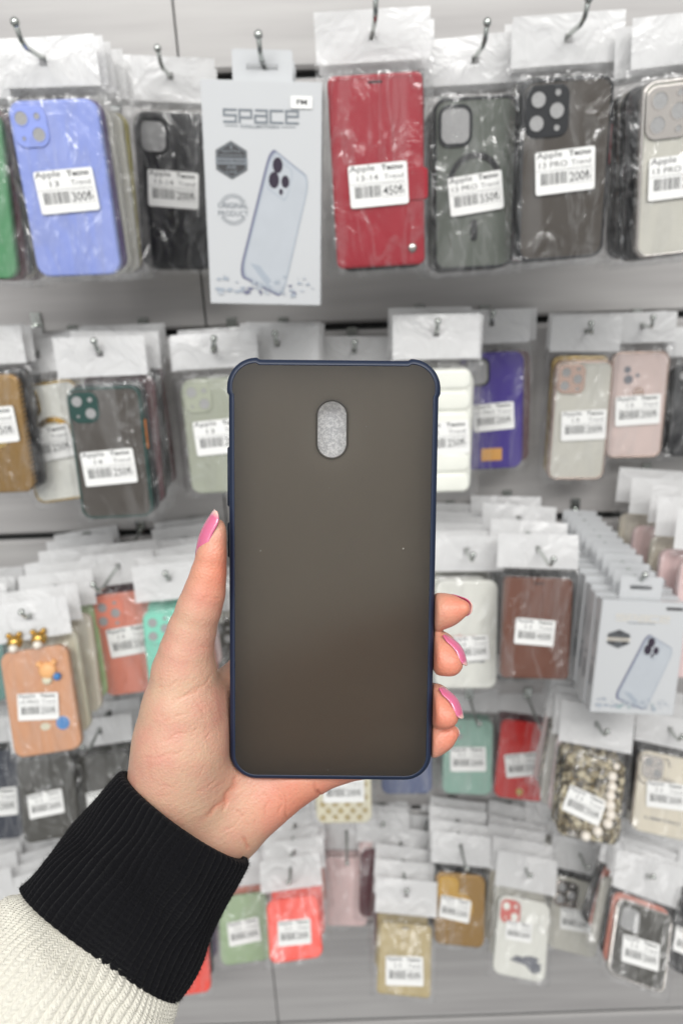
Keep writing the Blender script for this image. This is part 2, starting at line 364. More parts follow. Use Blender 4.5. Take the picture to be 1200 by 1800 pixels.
def hand_sdf(P):
    th = chain(P, THUMB, 2.0)
    wr = P3(308, 1438, 274); wu = P3(398, 1452, 279)
    palm = chain(P, [(P3(250, 1560, 258), 16), (wr, 15.5), (P3(400, 1330, 281), 12.5), (P3(470, 1170, 286), 11.5)], 6)
    palm = smin(palm, chain(P, [(P3(300, 1560, 263), 13.5), (wu, 14.2), (P3(528, 1356, 279), 11.2)], 5), 9)
    palm = smin(palm, chain(P, [(P3(360, 1445, 277), 15), (P3(440, 1370, 284), 12), (P3(500, 1270, 287), 11)], 5), 9)
    palm = smin(palm, chain(P, [(P3(440, 1330, 286), 11), (P3(480, 1215, 288), 11)], 5), 9)
    # web between thumb and index
    palm = smin(palm, cone(P, P3(372, 1235, 279), P3(450, 1185, 285), 9, 10), 9)
    d = smin(palm, th, 11)
    # heel of the hand mound
    d = smin(d, ell(P, P3(318, 1330, 266), (16, 24, 15)), 8)
    fg = None
    for n, c in FING.items():
        f = chain(P, c, 3.0); fg = f if fg is None else smin(fg, f, .9)
    d = smin(d, fg, 5)
    # the flesh is pressed against the case and never enters it
    c = -case_sdf(P, .12); h = np.clip(.5 - .5*(c - d)/1.6, 0, 1)
    return c*(1 - h) + d*h + 1.6*h*(1 - h)
def surface_nets(fn, lo, hi, h):
    ax = [np.arange(lo[i], hi[i] + h, h) for i in range(3)]
    n = [len(a) for a in ax]; Fv = np.empty(n, np.float32)
    Y, Z = np.meshgrid(ax[1], ax[2], indexing='ij')
    for i, x in enumerate(ax[0]):
        Fv[i] = fn(np.stack((np.full_like(Y, x), Y, Z), -1))
    s = Fv < 0
    idx = -np.ones([k - 1 for k in n], np.int64)
    acc = np.zeros([k - 1 for k in n] + [3], np.float32); cnt = np.zeros([k - 1 for k in n], np.float32)
    for axis in range(3):
        a = [slice(None)]*3; b = [slice(None)]*3; a[axis] = slice(0, -1); b[axis] = slice(1, None)
        fa, fb = Fv[tuple(a)], Fv[tuple(b)]; cr = s[tuple(a)] != s[tuple(b)]
        t = np.where(cr, fa/np.where(fa - fb == 0, 1, fa - fb), 0)
        o = [k for k in range(3) if k != axis]
        for u in (0, 1):
            for v in (0, 1):
                sl = [slice(None)]*3; sl[o[0]] = slice(u, n[o[0]] - 1 + u); sl[o[1]] = slice(v, n[o[1]] - 1 + v)
                c = cr[tuple(sl)]; tt = t[tuple(sl)]
                cnt += c; acc[..., axis] += np.where(c, tt, 0)
                if u: acc[..., o[0]] += c
                if v: acc[..., o[1]] += c
    cell = cnt > 0; idx[cell] = np.arange(cell.sum())
    I = np.argwhere(cell); V = (I + acc[cell]/cnt[cell][:, None]) * h + np.array(lo)
    faces = []
    for axis in range(3):
        o = [k for k in range(3) if k != axis]
        a = [slice(1, -1)]*3; a[axis] = slice(0, -1); b = [slice(1, -1)]*3; b[axis] = slice(1, None)
        sa, sb = s[tuple(a)], s[tuple(b)]; cr = np.argwhere(sa != sb)
        off = np.ones(3, int); off[axis] = 0; base = cr + off
        e0 = np.zeros(3, int); e0[o[0]] = 1; e1 = np.zeros(3, int); e1[o[1]] = 1
        q = [base - e0 - e1, base - e1, base, base - e0]
        qi = np.stack([idx[tuple(x.T)] for x in q], 1)
        flip = sb[tuple(cr.T)] ^ (axis == 1)
        qi[flip] = qi[flip][:, ::-1]
        faces.append(qi)
    return V, np.concatenate(faces)
V, Fq = surface_nets(hand_sdf, (-88, -172, -304), (60, 6, -244), .9)
ok = (Fq >= 0).all(1); Fq = Fq[ok]
me = bpy.data.meshes.new('hand'); me.from_pydata(V.tolist(), [], Fq.tolist()); me.update()
bm = bmesh.new(); bm.from_mesh(me)
for _ in range(3): bmesh.ops.smooth_vert(bm, verts=bm.verts, factor=.5, use_axis_x=True, use_axis_y=True, use_axis_z=True)
bmesh.ops.subdivide_edges(bm, edges=bm.edges, cuts=1, use_grid_fill=True)
for _ in range(2): bmesh.ops.smooth_vert(bm, verts=bm.verts, factor=.5, use_axis_x=True, use_axis_y=True, use_axis_z=True)
bmesh.ops.recalc_face_normals(bm, faces=bm.faces)
bm.to_mesh(me); bm.free()
nv = len(me.vertices); co = np.empty(nv*3, np.float32); me.vertices.foreach_get('co', co); co = co.reshape(-1, 3)
no = np.empty(nv*3, np.float32); me.vertex_normals.foreach_get('vector', no); no = no.reshape(-1, 3)
px = 600 - co[:, 0]/co[:, 2]*F; py = 900 + co[:, 1]/co[:, 2]*F
facing = np.clip(no[:, 2]*1.5, 0, 1)
CREASE = [  # points, depth mm, half width px
 ([(356, 1049), (374, 1053), (396, 1052)], .2, 2.0), ([(318, 1041), (326, 1043)], .3, 2),
 ([(350, 1137), (366, 1137), (380, 1133)], .22, 2.2),
 ([(288, 1210), (306, 1202), (324, 1197)], .18, 2.0), ([(293, 1240), (320, 1228), (346, 1213), (372, 1188), (388, 1160)], .17, 3.0),
 ([(270, 1271), (296, 1265), (318, 1257), (342, 1245)], .18, 2.0), ([(276, 1306), (316, 1290), (338, 1285), (364, 1279)], .18, 2.2),
 ([(244, 1332), (276, 1331), (310, 1325), (332, 1312)], .16, 2.6), ([(330, 1222), (350, 1240), (362, 1262)], .12, 2.0),
 ([(424, 1356), (410, 1384), (396, 1406), (374, 1426), (356, 1440)], .42, 5.5), ([(404, 1396), (396, 1412), (392, 1428)], .25, 2.5),
 ([(486, 1378), (493, 1405), (490, 1436)], .22, 2.4), ([(500, 1400), (505, 1430), (503, 1458)], .26, 2.4), ([(460, 1384), (470, 1410), (464, 1440)], .15, 3),
 ([(552, 1376), (562, 1398), (560, 1412)], .8, 3.2), ([(414, 1422), (426, 1434), (436, 1452)], .25, 2.4), ([(426, 1470), (434, 1482), (437, 1496)], .45, 3.2),
 ([(418, 1440), (408, 1452), (396, 1462)], .15, 2.4)]
_r = random.Random(4)
for _ in range(46):     # faint short lines across the ball of the thumb and the palm
    if _ < 30: x, y, a, l = _r.uniform(245, 380), _r.uniform(1190, 1400), _r.gauss(-.38, .35), _r.uniform(12, 45)
    else: x, y, a, l = _r.uniform(420, 540), _r.uniform(1385, 1450), _r.gauss(1.35, .3), _r.uniform(10, 30)
    CREASE.append(([(x, y), (x + l*.5*math.cos(a), y + l*.5*math.sin(a) + _r.uniform(-2, 2)), (x + l*math.cos(a), y + l*math.sin(a))], _r.uniform(.07, .15), _r.uniform(1.2, 2.2)))
disp = np.zeros(nv, np.float32)
wob = np.sin(px*.21 + py*.13)*1.4 + np.sin(px*.07 - py*.19)*1.6
for pts, dep, wd in CREASE:
    best = np.full(nv, 1e9); par = np.zeros(nv)
    n = len(pts) - 1
    for i, ((x0, y0), (x1, y1)) in enumerate(zip(pts, pts[1:])):
        vx, vy = x1 - x0, y1 - y0; t = np.clip(((px - x0)*vx + (py - y0)*vy)/(vx*vx + vy*vy), 0, 1)
        d = np.hypot(px + wob - x0 - t*vx, py + wob*.6 - y0 - t*vy); m = d < best; best = np.where(m, d, best); par = np.where(m, (i + t)/n, par)
    disp -= 1.25 * dep * np.exp(-(best/wd)**2) * np.clip(np.sin(np.pi*np.clip(par, .06, .94))*1.5, 0, 1) * facing
# fine skin relief
u1 = px*.55 + py*.83; u2 = px*.9 - py*.35
relief = (np.sin(u1*.62 + 2.1*np.sin(u2*.05)) * .018 + np.sin(u2*.38 + 1.7*np.sin(u1*.06)) * .014) * facing * (py > 1180) * (1 - .6*np.clip((px - 420)/60, 0, 1))
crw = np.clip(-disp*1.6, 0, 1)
co2 = co + no * (disp + relief)[:, None]
me.vertices.foreach_set('co', co2.ravel())
at = me.color_attributes.new('crease', 'FLOAT_COLOR', 'POINT')
# flush: pink fingertips and mottled palm (real pigment/blood colour of the skin)
tips = np.zeros(nv)
for c, r in ((P3(806, 1068, 257), 9), (P3(782, 1172, 257), 13), (P3(778, 1262, 258), 13), (P3(790, 1293, 264), 9), (P3(392, 1000, 252), 13), (P3(545, 1420, 272), 20)):
    tips = np.maximum(tips, np.exp(-(np.linalg.norm(co - c, axis=1)/r)**2))
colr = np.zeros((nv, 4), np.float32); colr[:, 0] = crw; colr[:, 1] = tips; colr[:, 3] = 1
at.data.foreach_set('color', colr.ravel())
def skin_mat():
    m, nt, b = new_mat('skin'); tc = node(nt, 'ShaderNodeTexCoord'); ca = node(nt, 'ShaderNodeVertexColor', layer_name='crease')
    sep = node(nt, 'ShaderNodeSeparateColor'); nt.links.new(ca.outputs[0], sep.inputs[0])
    n1 = node(nt, 'ShaderNodeTexNoise', Scale=70.0, Detail=4.0, Roughness=.6); nt.links.new(tc.outputs['Object'], n1.inputs['Vector'])
    rp = node(nt, 'ShaderNodeValToRGB'); rp.color_ramp.elements[0].position = .33; rp.color_ramp.elements[0].color = (*lin((195, 160, 135)), 1)
    rp.color_ramp.elements[1].position = .68; rp.color_ramp.elements[1].color = (*lin((196, 143, 125)), 1); nt.links.new(n1.outputs[0], rp.inputs[0])
    m1 = node(nt, 'ShaderNodeMix', data_type='RGBA'); nt.links.new(rp.outputs[0], m1.inputs[6]); m1.inputs[7].default_value = (*lin((212, 122, 96)), 1)
    s1 = node(nt, 'ShaderNodeMath', operation='MULTIPLY'); s1.inputs[1].default_value = .75; nt.links.new(sep.outputs[1], s1.inputs[0]); nt.links.new(s1.outputs[0], m1.inputs[0])
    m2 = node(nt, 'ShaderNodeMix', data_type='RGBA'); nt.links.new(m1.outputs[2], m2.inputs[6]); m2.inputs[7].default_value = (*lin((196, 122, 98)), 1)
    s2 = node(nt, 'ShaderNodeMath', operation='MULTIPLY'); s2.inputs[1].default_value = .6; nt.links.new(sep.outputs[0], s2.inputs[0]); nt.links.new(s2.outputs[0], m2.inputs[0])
    nt.links.new(m2.outputs[2], b.inputs['Base Color'])
    b.inputs['Roughness'].default_value = .44; b.inputs['Subsurface Weight'].default_value = .2
    b.inputs['Subsurface Radius'].default_value = (1, .35, .2); b.inputs['Subsurface Scale'].default_value = .004
    n2 = node(nt, 'ShaderNodeTexVoronoi', Scale=1100.0); nt.links.new(tc.outputs['Object'], n2.inputs['Vector'])
    n3 = node(nt, 'ShaderNodeTexNoise', Scale=420.0, Detail=3.0); nt.links.new(tc.outputs['Object'], n3.inputs['Vector'])
    ad = node(nt, 'ShaderNodeMath', operation='ADD'); nt.links.new(n2.outputs[0], ad.inputs[0]); nt.links.new(n3.outputs[0], ad.inputs[1])
    bp = node(nt, 'ShaderNodeBump', Strength=.42, Distance=.0003); nt.links.new(ad.outputs[0], bp.inputs['Height']); nt.links.new(bp.outputs[0], b.inputs['Normal'])
    return m
# lens axes (mm) -> world (m)
LW = CAM @ Matrix.Scale(.001, 4)
base = at_d(240, 1620, .25)
person = empty('person', Matrix.Translation(base), 'left hand with pink nails in a black and white knit sleeve, holding up the case', 'person')
def to_person(me): me.transform(Matrix.Translation(-base) @ LW)
to_person(me)
for p in me.polygons: p.use_smooth = True
hand = link('hand', me, person, skin_mat())
# fingernails
def nail_mat():
    m, nt, b = new_mat('pink_nail_polish'); ca = node(nt, 'ShaderNodeVertexColor', layer_name='tip')
    rp = node(nt, 'ShaderNodeValToRGB'); rp.color_ramp.elements[0].position = .88; rp.color_ramp.elements[0].color = (*lin((206, 104, 138)), 1)
    rp.color_ramp.elements[1].position = .97; rp.color_ramp.elements[1].color = (*lin((232, 190, 178)), 1)
    nt.links.new(ca.outputs[0], rp.inputs[0]); nt.links.new(rp.outputs[0], b.inputs['Base Color'])
    b.inputs['Roughness'].default_value = .18; b.inputs['Coat Weight'].default_value = .8; b.inputs['Subsurface Weight'].default_value = .15; b.inputs['Subsurface Scale'].default_value = .002
    return m
nm = nail_mat()
def nail(base_p, tip_p, n, width, rad, lift=.35, arch=1.0):
    d = tip_p - base_p; Ln = np.linalg.norm(d); d = d/Ln; n = n - d*(n @ d); n /= np.linalg.norm(n); s = np.cross(d, n)
    U, Wn = 17, 20; V = []; tipv = []
    for layer, off in ((0, .0), (1, .45)):
        for j in range(Wn + 1):
            v = j/Wn
            prof = min(1, .62 + .55*math.sin(min(1, v*2.2)*math.pi/2)) * (1 if v < .72 else math.sqrt(max(0, 1 - ((v - .72)/.30)**2)))
            prof = max(prof, .12)
            for i in range(U):
                u = -1 + 2*i/(U - 1); ph = u*prof*width/2/rad
                hgt = rad*math.cos(ph) - rad + lift + off + arch*math.sin(v*math.pi)*1.0 - .0*v
                V.append(base_p + d*Ln*v + s*rad*math.sin(ph) + n*hgt); tipv.append(v)
    N = U*(Wn + 1); Fc = []
    for j in range(Wn):
        for i in range(U - 1):
            a = j*U + i; Fc += [(a, a + U, a + U + 1, a + 1), (N + a, N + a + 1, N + a + U + 1, N + a + U)]
    for j in range(Wn):
        for a in (j*U, j*U + U - 1): Fc.append((a, N + a, N + a + U, a + U))
    for i in range(U - 1):
        for a in (i, Wn*U + i): Fc.append((a, a + 1, N + a + 1, N + a))
    me = mesh_from('fingernail', V, Fc); c = me.color_attributes.new('tip', 'FLOAT_COLOR', 'POINT')
    c.data.foreach_set('color', np.array([(t, t, t, 1) for t in tipv], np.float32).ravel())
    bm = bmesh.new(); bm.from_mesh(me); bmesh.ops.recalc_face_normals(bm, faces=bm.faces); bm.to_mesh(me); bm.free()
    to_person(me)
    for p in me.polygons: p.use_smooth = True
    return link('fingernail', me, hand, nm)
nrm = lambda *a: np.array(a, float)/np.linalg.norm(a)
nail(P3(346, 984, 253.5), P3(380, 897, 253), nrm(-.90, .15, .45), 11.5, 6.2, lift=.25, arch=1.7)
nail(P3(780, 1117, 262), P3(818, 1171, 257.5), nrm(.75, .62, .09), 10.2, 5.8, lift=.45, arch=2.1)
nail(P3(774, 1209, 263), P3(811, 1264, 258), nrm(.75, .62, .16), 9.8, 5.6, lift=.45, arch=2.1)
nail(P3(785, 1056, 266), P3(829, 1070, 259), nrm(.3, .25, -.9), 8.0, 5.6, lift=.1, arch=.6)
nail(P3(780, 1284, 270), P3(805, 1284, 265), nrm(.2, .3, -.9), 6, 4.5, lift=.1, arch=.3)

# ================================================================= the sleeve
def knit_tube(name, stations, mat, ribs, amp, stitch, nu, nvv, roll=True, vee=0.0, thick=1.6, lobes=1, tpow=1.0, sh=3.0):
    """stations: (centre px, centre py, D mm, half width mm, half depth mm); ribbed and stitched surface in real relief"""
    C = [P3(*s[:3]) for s in stations]; A = [s[3] for s in stations]; B = [s[4] for s in stations]
    # arc-length resample with Catmull-Rom
    def cr(arr, t):
        n = len(arr) - 1; i = min(int(t), n - 1); f = t - i
        p0, p1, p2, p3 = arr[max(i-1, 0)], arr[i], arr[i+1], arr[min(i+2, n)]
        return .5*((2*p1) + (-p0 + p2)*f + (2*p0 - 5*p1 + 4*p2 - p3)*f*f + (-p0 + 3*p1 - 3*p2 + p3)*f**3)
    ns = len(C) - 1; V = []
    view = np.array((0, 0, 1.0))
    total = sum(np.linalg.norm(C[i+1] - C[i]) for i in range(ns))
    th = np.arange(nu)*2*np.pi/nu
    for j in range(nvv):
        t = ns*(j/(nvv - 1))**tpow; c = cr(C, t); c2 = cr(C, min(ns, t + .02)); c1 = cr(C, max(0, t - .02)); d = c2 - c1; d /= np.linalg.norm(d)
        s = np.cross(d, view); s /= np.linalg.norm(s); q = np.cross(s, d)
        a, b = cr(A, t), cr(B, t); v = t/ns*total
        wavy = .045*np.sin(v*.13 + 3*np.sin(th*2)) + .02*np.sin(v*.3 + th*7)
        ph = (th + wavy*.45)*ribs
        rib = np.abs(np.sin(ph*lobes/2))**.8 * amp
        col = np.cos(ph/2)                      # across one rib
        st = stitch*(.5 + .5*np.cos(2*np.pi*v/(1.55 if lobes == 1 else 2.1) + vee*np.abs(((ph/(2*np.pi)) % 1) - .5)*6.28))
        fold = .7*np.sin(th*3 + v*.13) + .5*np.sin(th*5 - v*.21 + 1)
        e = 0.0
        if roll and v < 2.6: e = -1.7*(1 - math.sqrt(max(0, 1 - (1 - v/2.6)**2)))
        rr = rib + st*(.4 + .6*np.abs(np.sin(ph*lobes/2))) + fold*min(1, v/12) + e
        pt = c + np.outer(np.cos(th)*(a + rr), s) + np.outer(np.sin(th)*(b + rr), q)
        pt = pt + np.outer(np.sin(th)*np.sign(q @ view)*sh*(1 - v/total if roll else 0), d)    # the knit rides back on the near side of the arm
        V.append(pt)
    # inner lip back into the cuff
    if roll:
        inner = []
        for k in (1, 2, 3, 4):
            base_ = V[min(nvv - 1, k*8)]; cen = base_.mean(0); inner.append(cen + (base_ - cen)*.90)
        inner0 = V[0].mean(0) + (V[0] - V[0].mean(0))*.95
        V = inner[::-1] + [inner0] + V
    V = np.array(V); m, n = V.shape[:2]
    idx = np.arange(m*n).reshape(m, n); a = idx[:-1]; b = idx[1:]
    Fc = np.stack((a, np.roll(a, -1, 1), np.roll(b, -1, 1), b), -1).reshape(-1, 4)
    me = bpy.data.meshes.new(name); me.from_pydata(V.reshape(-1, 3).tolist(), [], Fc.tolist()); me.update()
    bm = bmesh.new(); bm.from_mesh(me); bmesh.ops.recalc_face_normals(bm, faces=bm.faces); bm.to_mesh(me); bm.free()
    to_person(me)
    for p in me.polygons: p.use_smooth = True
    return me, V
def yarn_mat(name, rgb, rough=.95, sheen=.3, shn=(1, 1, 1)):
    m = pm(name, rgb, rough=rough, noise=.18, scale=900, bump=.6, bscale=2600, spec=.15)
    b = m.node_tree.nodes['Principled BSDF']; b.inputs['Sheen Weight'].default_value = sheen; b.inputs['Sheen Tint'].default_value = (*shn, 1)
    return m
CUFF = [(326, 1434, 267, 30.0, 22), (290, 1488, 262, 31.0, 22.5), (250, 1548, 256, 32.3, 22), (214, 1602, 250, 33.3, 21), (175, 1660, 245, 34.0, 19)]
me, Vc = knit_tube('sleeve_cuff', CUFF, None, 62, .85, .22, 1240, 150)
cuffm = yarn_mat('black_yarn', (10, 10, 14), sheen=.05)
cuff = link('sleeve_cuff', me, person, cuffm)
SLV = [(182, 1650, 246.5, 31.0, 16), (160, 1685, 243.5, 36.0, 21.5), (112, 1755, 238, 39, 25), (25, 1870, 231, 41, 28), (-90, 2020, 222, 43, 30)]
me, Vs = knit_tube('sweater_sleeve', SLV, None, 78, .75, .38, 1092, 520, roll=False, vee=1.8, tpow=1.5)
slm = yarn_mat('cream_yarn', (214, 211, 200), sheen=.1)
sleeve = link('sweater_sleeve', me, person, slm)
# loose fibres standing off the knit
def fuzz(name, Vg, n, parent, mat, ln, seed):
    r = np.random.default_rng(seed); m, k = Vg.shape[:2]; V = []; Fc = []
    for _ in range(n):
        i = r.integers(0, m - 1); j = r.integers(0, k); p = Vg[i, j]; c = Vg[i].mean(0)
        o = (p - c); o /= np.linalg.norm(o); d = o + r.normal(0, .7, 3); d /= np.linalg.norm(d)
        s = np.cross(d, (0, 0, 1.0)); s /= np.linalg.norm(s) + 1e-9; L = ln*r.uniform(.4, 1.3); bnd = r.normal(0, .35, 3)*L
        q = len(V); V += [p - s*.035, p + s*.035, p + d*L*.5 + bnd*.3 + s*.025, p + d*L*.5 + bnd*.3 - s*.025, p + d*L + bnd]
        Fc += [(q, q+1, q+2, q+3), (q+3, q+2, q+4)]
    me = mesh_from(name, V, Fc, False); to_person(me); return link(name, me, parent, mat)
fuzz('yarn_fuzz', Vc, 26000, cuff, cuffm, 1.1, 1)
fuzz('yarn_fuzz', Vs, 9000, sleeve, slm, 1.1, 2)
# ================================================================= slatwall
WY = .88
def slat_mat():
    m, nt, b = new_mat('grey_slatwall'); tc = node(nt, 'ShaderNodeTexCoord')
    mp = node(nt, 'ShaderNodeMapping'); mp.inputs['Scale'].default_value = (1, 1, 14); nt.links.new(tc.outputs['Object'], mp.inputs[0])
    nz = node(nt, 'ShaderNodeTexNoise', Scale=4.0, Detail=5.0); nt.links.new(mp.outputs[0], nz.inputs['Vector'])
    rp = node(nt, 'ShaderNodeValToRGB'); rp.color_ramp.elements[0].position = .3; rp.color_ramp.elements[0].color = (*lin((172, 169, 168)), 1)
    rp.color_ramp.elements[1].position = .75; rp.color_ramp.elements[1].color = (*lin((190, 188, 186)), 1)
    nt.links.new(nz.outputs[0], rp.inputs[0]); nt.links.new(rp.outputs[0], b.inputs['Base Color']); b.inputs['Roughness'].default_value = .42
    return m
slat = slat_mat()
dark = pm('groove_shade', (38, 38, 38), rough=.6); alu = pm('aluminium_strip', (170, 172, 172), rough=.3, metal=.8)  # backing coloured near black to stand in for shade inside the grooves
GZ = [CAMZ + z for z in (.445, .175, -.0985, -.368, -.632, -.885, -1.15, -1.42, -1.69)]
seamx = at_y(357, 520, WY).x
def board(z0, z1, x0, x1):
    """one board of the wall: bevelled long edges"""
    bm = bmesh.new(); b = .004
    prof = [(.018, z0), (b, z0), (0, z0 + b), (0, z1 - b), (b, z1), (.018, z1)]
    L = [[(x, WY + y, z) for y, z in prof] for x in (x0, x1)]
    add_loops(bm, L); [setattr(f, 'smooth', False) for f in bm.faces]
    bmesh.ops.recalc_face_normals(bm, faces=bm.faces); return bm
zs = GZ + [CAMZ - 1.50]
walls = bmesh.new()
for za, zb in zip(GZ, GZ[1:] + [GZ[-1] - .27]):
    for xa, xb in ((-1.35, seamx - .0012), (seamx + .0012, 1.35)):
        t = board(zb + .0045, za - .0045, xa, xb); me = bpy.data.meshes.new('t'); t.to_mesh(me); t.free(); walls.from_mesh(me); bpy.data.meshes.remove(me)
tag(link('wall_boards', walls, None, slat), kind='structure')
bm = bmesh.new(); bmesh.ops.create_cube(bm, size=1, matrix=Matrix.Translation((0, WY + .0235, CAMZ - .62)) @ Matrix.Diagonal((2.7, .01, 2.2, 1)))
tag(link('wall_backing', bm, None, dark), kind='structure')
bm = bmesh.new()
for z in GZ:
    bmesh.ops.create_cube(bm, size=1, matrix=Matrix.Translation((0, WY + .011, z - .0045)) @ Matrix.Diagonal((2.69, .012, .0016, 1)))
tag(link('wall_groove_trim', bm, None, alu), kind='structure')

# ================================================================= materials of the goods
film = film_mat('clear_film')
def header_mat():
    m, nt, b = new_mat('white_header_film'); tc = node(nt, 'ShaderNodeTexCoord'); oi = node(nt, 'ShaderNodeObjectInfo')
    ml = node(nt, 'ShaderNodeMath', operation='MULTIPLY'); ml.inputs[1].default_value = 7.0; nt.links.new(oi.outputs['Random'], ml.inputs[0])
    cx = node(nt, 'ShaderNodeCombineXYZ'); [nt.links.new(ml.outputs[0], cx.inputs[i]) for i in (0, 1)]
    ad = node(nt, 'ShaderNodeVectorMath', operation='ADD'); nt.links.new(tc.outputs['Object'], ad.inputs[0]); nt.links.new(cx.outputs[0], ad.inputs[1])
    nz = node(nt, 'ShaderNodeTexNoise', Scale=26.0, Detail=3.0, Distortion=1.4); nt.links.new(ad.outputs[0], nz.inputs['Vector'])
    bp = node(nt, 'ShaderNodeBump', Strength=.7, Distance=.006); nt.links.new(nz.outputs[0], bp.inputs['Height']); nt.links.new(bp.outputs[0], b.inputs['Normal'])
    b.inputs['Base Color'].default_value = (.77, .77, .77, 1); b.inputs['Roughness'].default_value = .25; b.inputs['Specular IOR Level'].default_value = .6
    out = nt.nodes['Material Output']; tl = node(nt, 'ShaderNodeBsdfTranslucent'); tl.inputs[0].default_value = (.75, .75, .75, 1)
    mx = node(nt, 'ShaderNodeMixShader'); mx.inputs[0].default_value = .2; nt.links.new(b.outputs[0], mx.inputs[1]); nt.links.new(tl.outputs[0], mx.inputs[2])
    tr = node(nt, 'ShaderNodeBsdfTransparent'); m2 = node(nt, 'ShaderNodeMixShader'); m2.inputs[0].default_value = .06
    nt.links.new(mx.outputs[0], m2.inputs[1]); nt.links.new(tr.outputs[0], m2.inputs[2])
    nt.links.new(m2.outputs[0], out.inputs['Surface']); return m
headm = header_mat()
white = pm('label_paper', (232, 232, 230), rough=.45, noise=.01); ink = pm('label_ink', (52, 52, 54), rough=.6); ink2 = pm('label_ink_light', (98, 98, 100), rough=.6)
chrome = pm('chrome_wire', (196, 200, 196), rough=.18, metal=.95)
lens_fill = pm('foam_in_lens_hole', (152, 152, 152), rough=.4, noise=.3, scale=700, bump=.5, bscale=900)
steel = pm('silver_stud', (190, 185, 180), rough=.2, metal=1)
def simple_mats():
    D = dict(
     green=(74, 140, 92), lilac=(136, 152, 218), black=(12, 14, 19), black_soft=(20, 21, 23), red_leather=(152, 14, 36), smoke=(68, 62, 56), smoke_green=(92, 97, 90),
     dark_bumper=(30, 32, 36), green_bumper=(20, 62, 56), orange_btn=(206, 120, 40), red_btn=(150, 24, 34), clear=(196, 194, 184), clear_green=(160, 164, 148),
     white_glossy=(222, 222, 214), puffer=(228, 229, 220), purple=(54, 32, 128), gold_tag=(206, 150, 70), salmon=(214, 132, 112), mint=(128, 200, 178), tan=(206, 150, 112),
     cream=(216, 210, 186), brown=(104, 58, 38), sage=(150, 172, 134), orange_red=(248, 72, 52), khaki=(176, 158, 112), sage_teal=(142, 176, 162), navy_case=(40, 46, 60),
     charcoal=(60, 58, 52), slate=(92, 102, 134), red_shiny=(196, 36, 32), pink_clear=(210, 190, 184), carton=(214, 217, 219), carton_dark=(128, 128, 128), pale_green=(180, 205, 150), pale_pink=(216, 178, 190),
     blue=(70, 130, 190), maroon=(88, 34, 44), violet=(70, 46, 110), teal=(70, 130, 120), yellowish=(150, 140, 60), light_pink=(226, 198, 196), beige=(216, 208, 190), peach=(232, 176, 120), pearl=(232, 224, 212), redtext=(196, 110, 104), camgrey=(110, 112, 120))
    for k, v in D.items():
        g = dict(rough=.42)
        if k in ('red_shiny', 'puffer', 'white_glossy', 'clear', 'clear_green', 'pink_clear', 'light_pink'): g = dict(rough=.16, coat=.3)
        if k == 'red_leather' or k == 'brown': g = dict(rough=.45, bump=.25, bscale=1300, noise=.1)
        if k.startswith('smoke'): g = dict(rough=.35, noise=.1, scale=14)
        if k == 'pearl': g = dict(rough=.15, coat=.6)
        pm(k, v, **g)
    pm('gold', (206, 166, 92), rough=.22, metal=.9); pm('rose_gold', (200, 176, 164), rough=.2, metal=.8); pm('silver', (205, 200, 195), rough=.18, metal=.9)
    pm('gold_frame', (186, 158, 96), rough=.25, metal=.75)
simple_mats()
def pattern_mat(name, kind):
    m, nt, b = new_mat(name); tc = node(nt, 'ShaderNodeTexCoord'); rp = node(nt, 'ShaderNodeValToRGB'); e = rp.color_ramp.elements
    if kind == 'carbon':
        mp = node(nt, 'ShaderNodeMapping'); mp.inputs['Rotation'].default_value = (0, 0, R(40)); nt.links.new(tc.outputs['Object'], mp.inputs[0])
        t = node(nt, 'ShaderNodeTexWave', Scale=95.0, Distortion=.4); nt.links.new(mp.outputs[0], t.inputs['Vector']); o = t.outputs['Fac']
        e[0].position = .25; e[0].color = (*lin((88, 66, 34)), 1); e[1].position = .8; e[1].color = (*lin((190, 150, 88)), 1)
        b.inputs['Metallic'].default_value = .6; b.inputs['Roughness'].default_value = .3
    elif kind == 'glitter':
        t = node(nt, 'ShaderNodeTexVoronoi', Scale=210.0, Randomness=1.0); nt.links.new(tc.outputs['Object'], t.inputs['Vector'])
        s = node(nt, 'ShaderNodeSeparateColor'); nt.links.new(t.outputs['Color'], s.inputs[0]); o = s.outputs[0]
        e[0].position = .2; e[0].color = (*lin((66, 58, 44)), 1); e[1].position = .9; e[1].color = (*lin((206, 196, 168)), 1)
        x = e.new(.55); x.color = (*lin((128, 116, 92)), 1); b.inputs['Metallic'].default_value = .35; b.inputs['Roughness'].default_value = .25
        bp = node(nt, 'ShaderNodeBump', Strength=.8, Distance=.001); nt.links.new(o, bp.inputs['Height']); nt.links.new(bp.outputs[0], b.inputs['Normal'])
    nt.links.new(o, rp.inputs[0]); nt.links.new(rp.outputs[0], b.inputs['Base Color']); MATS[name] = m; return m
pattern_mat('gold_carbon', 'carbon'); pattern_mat('glitter', 'glitter')
M = MATS

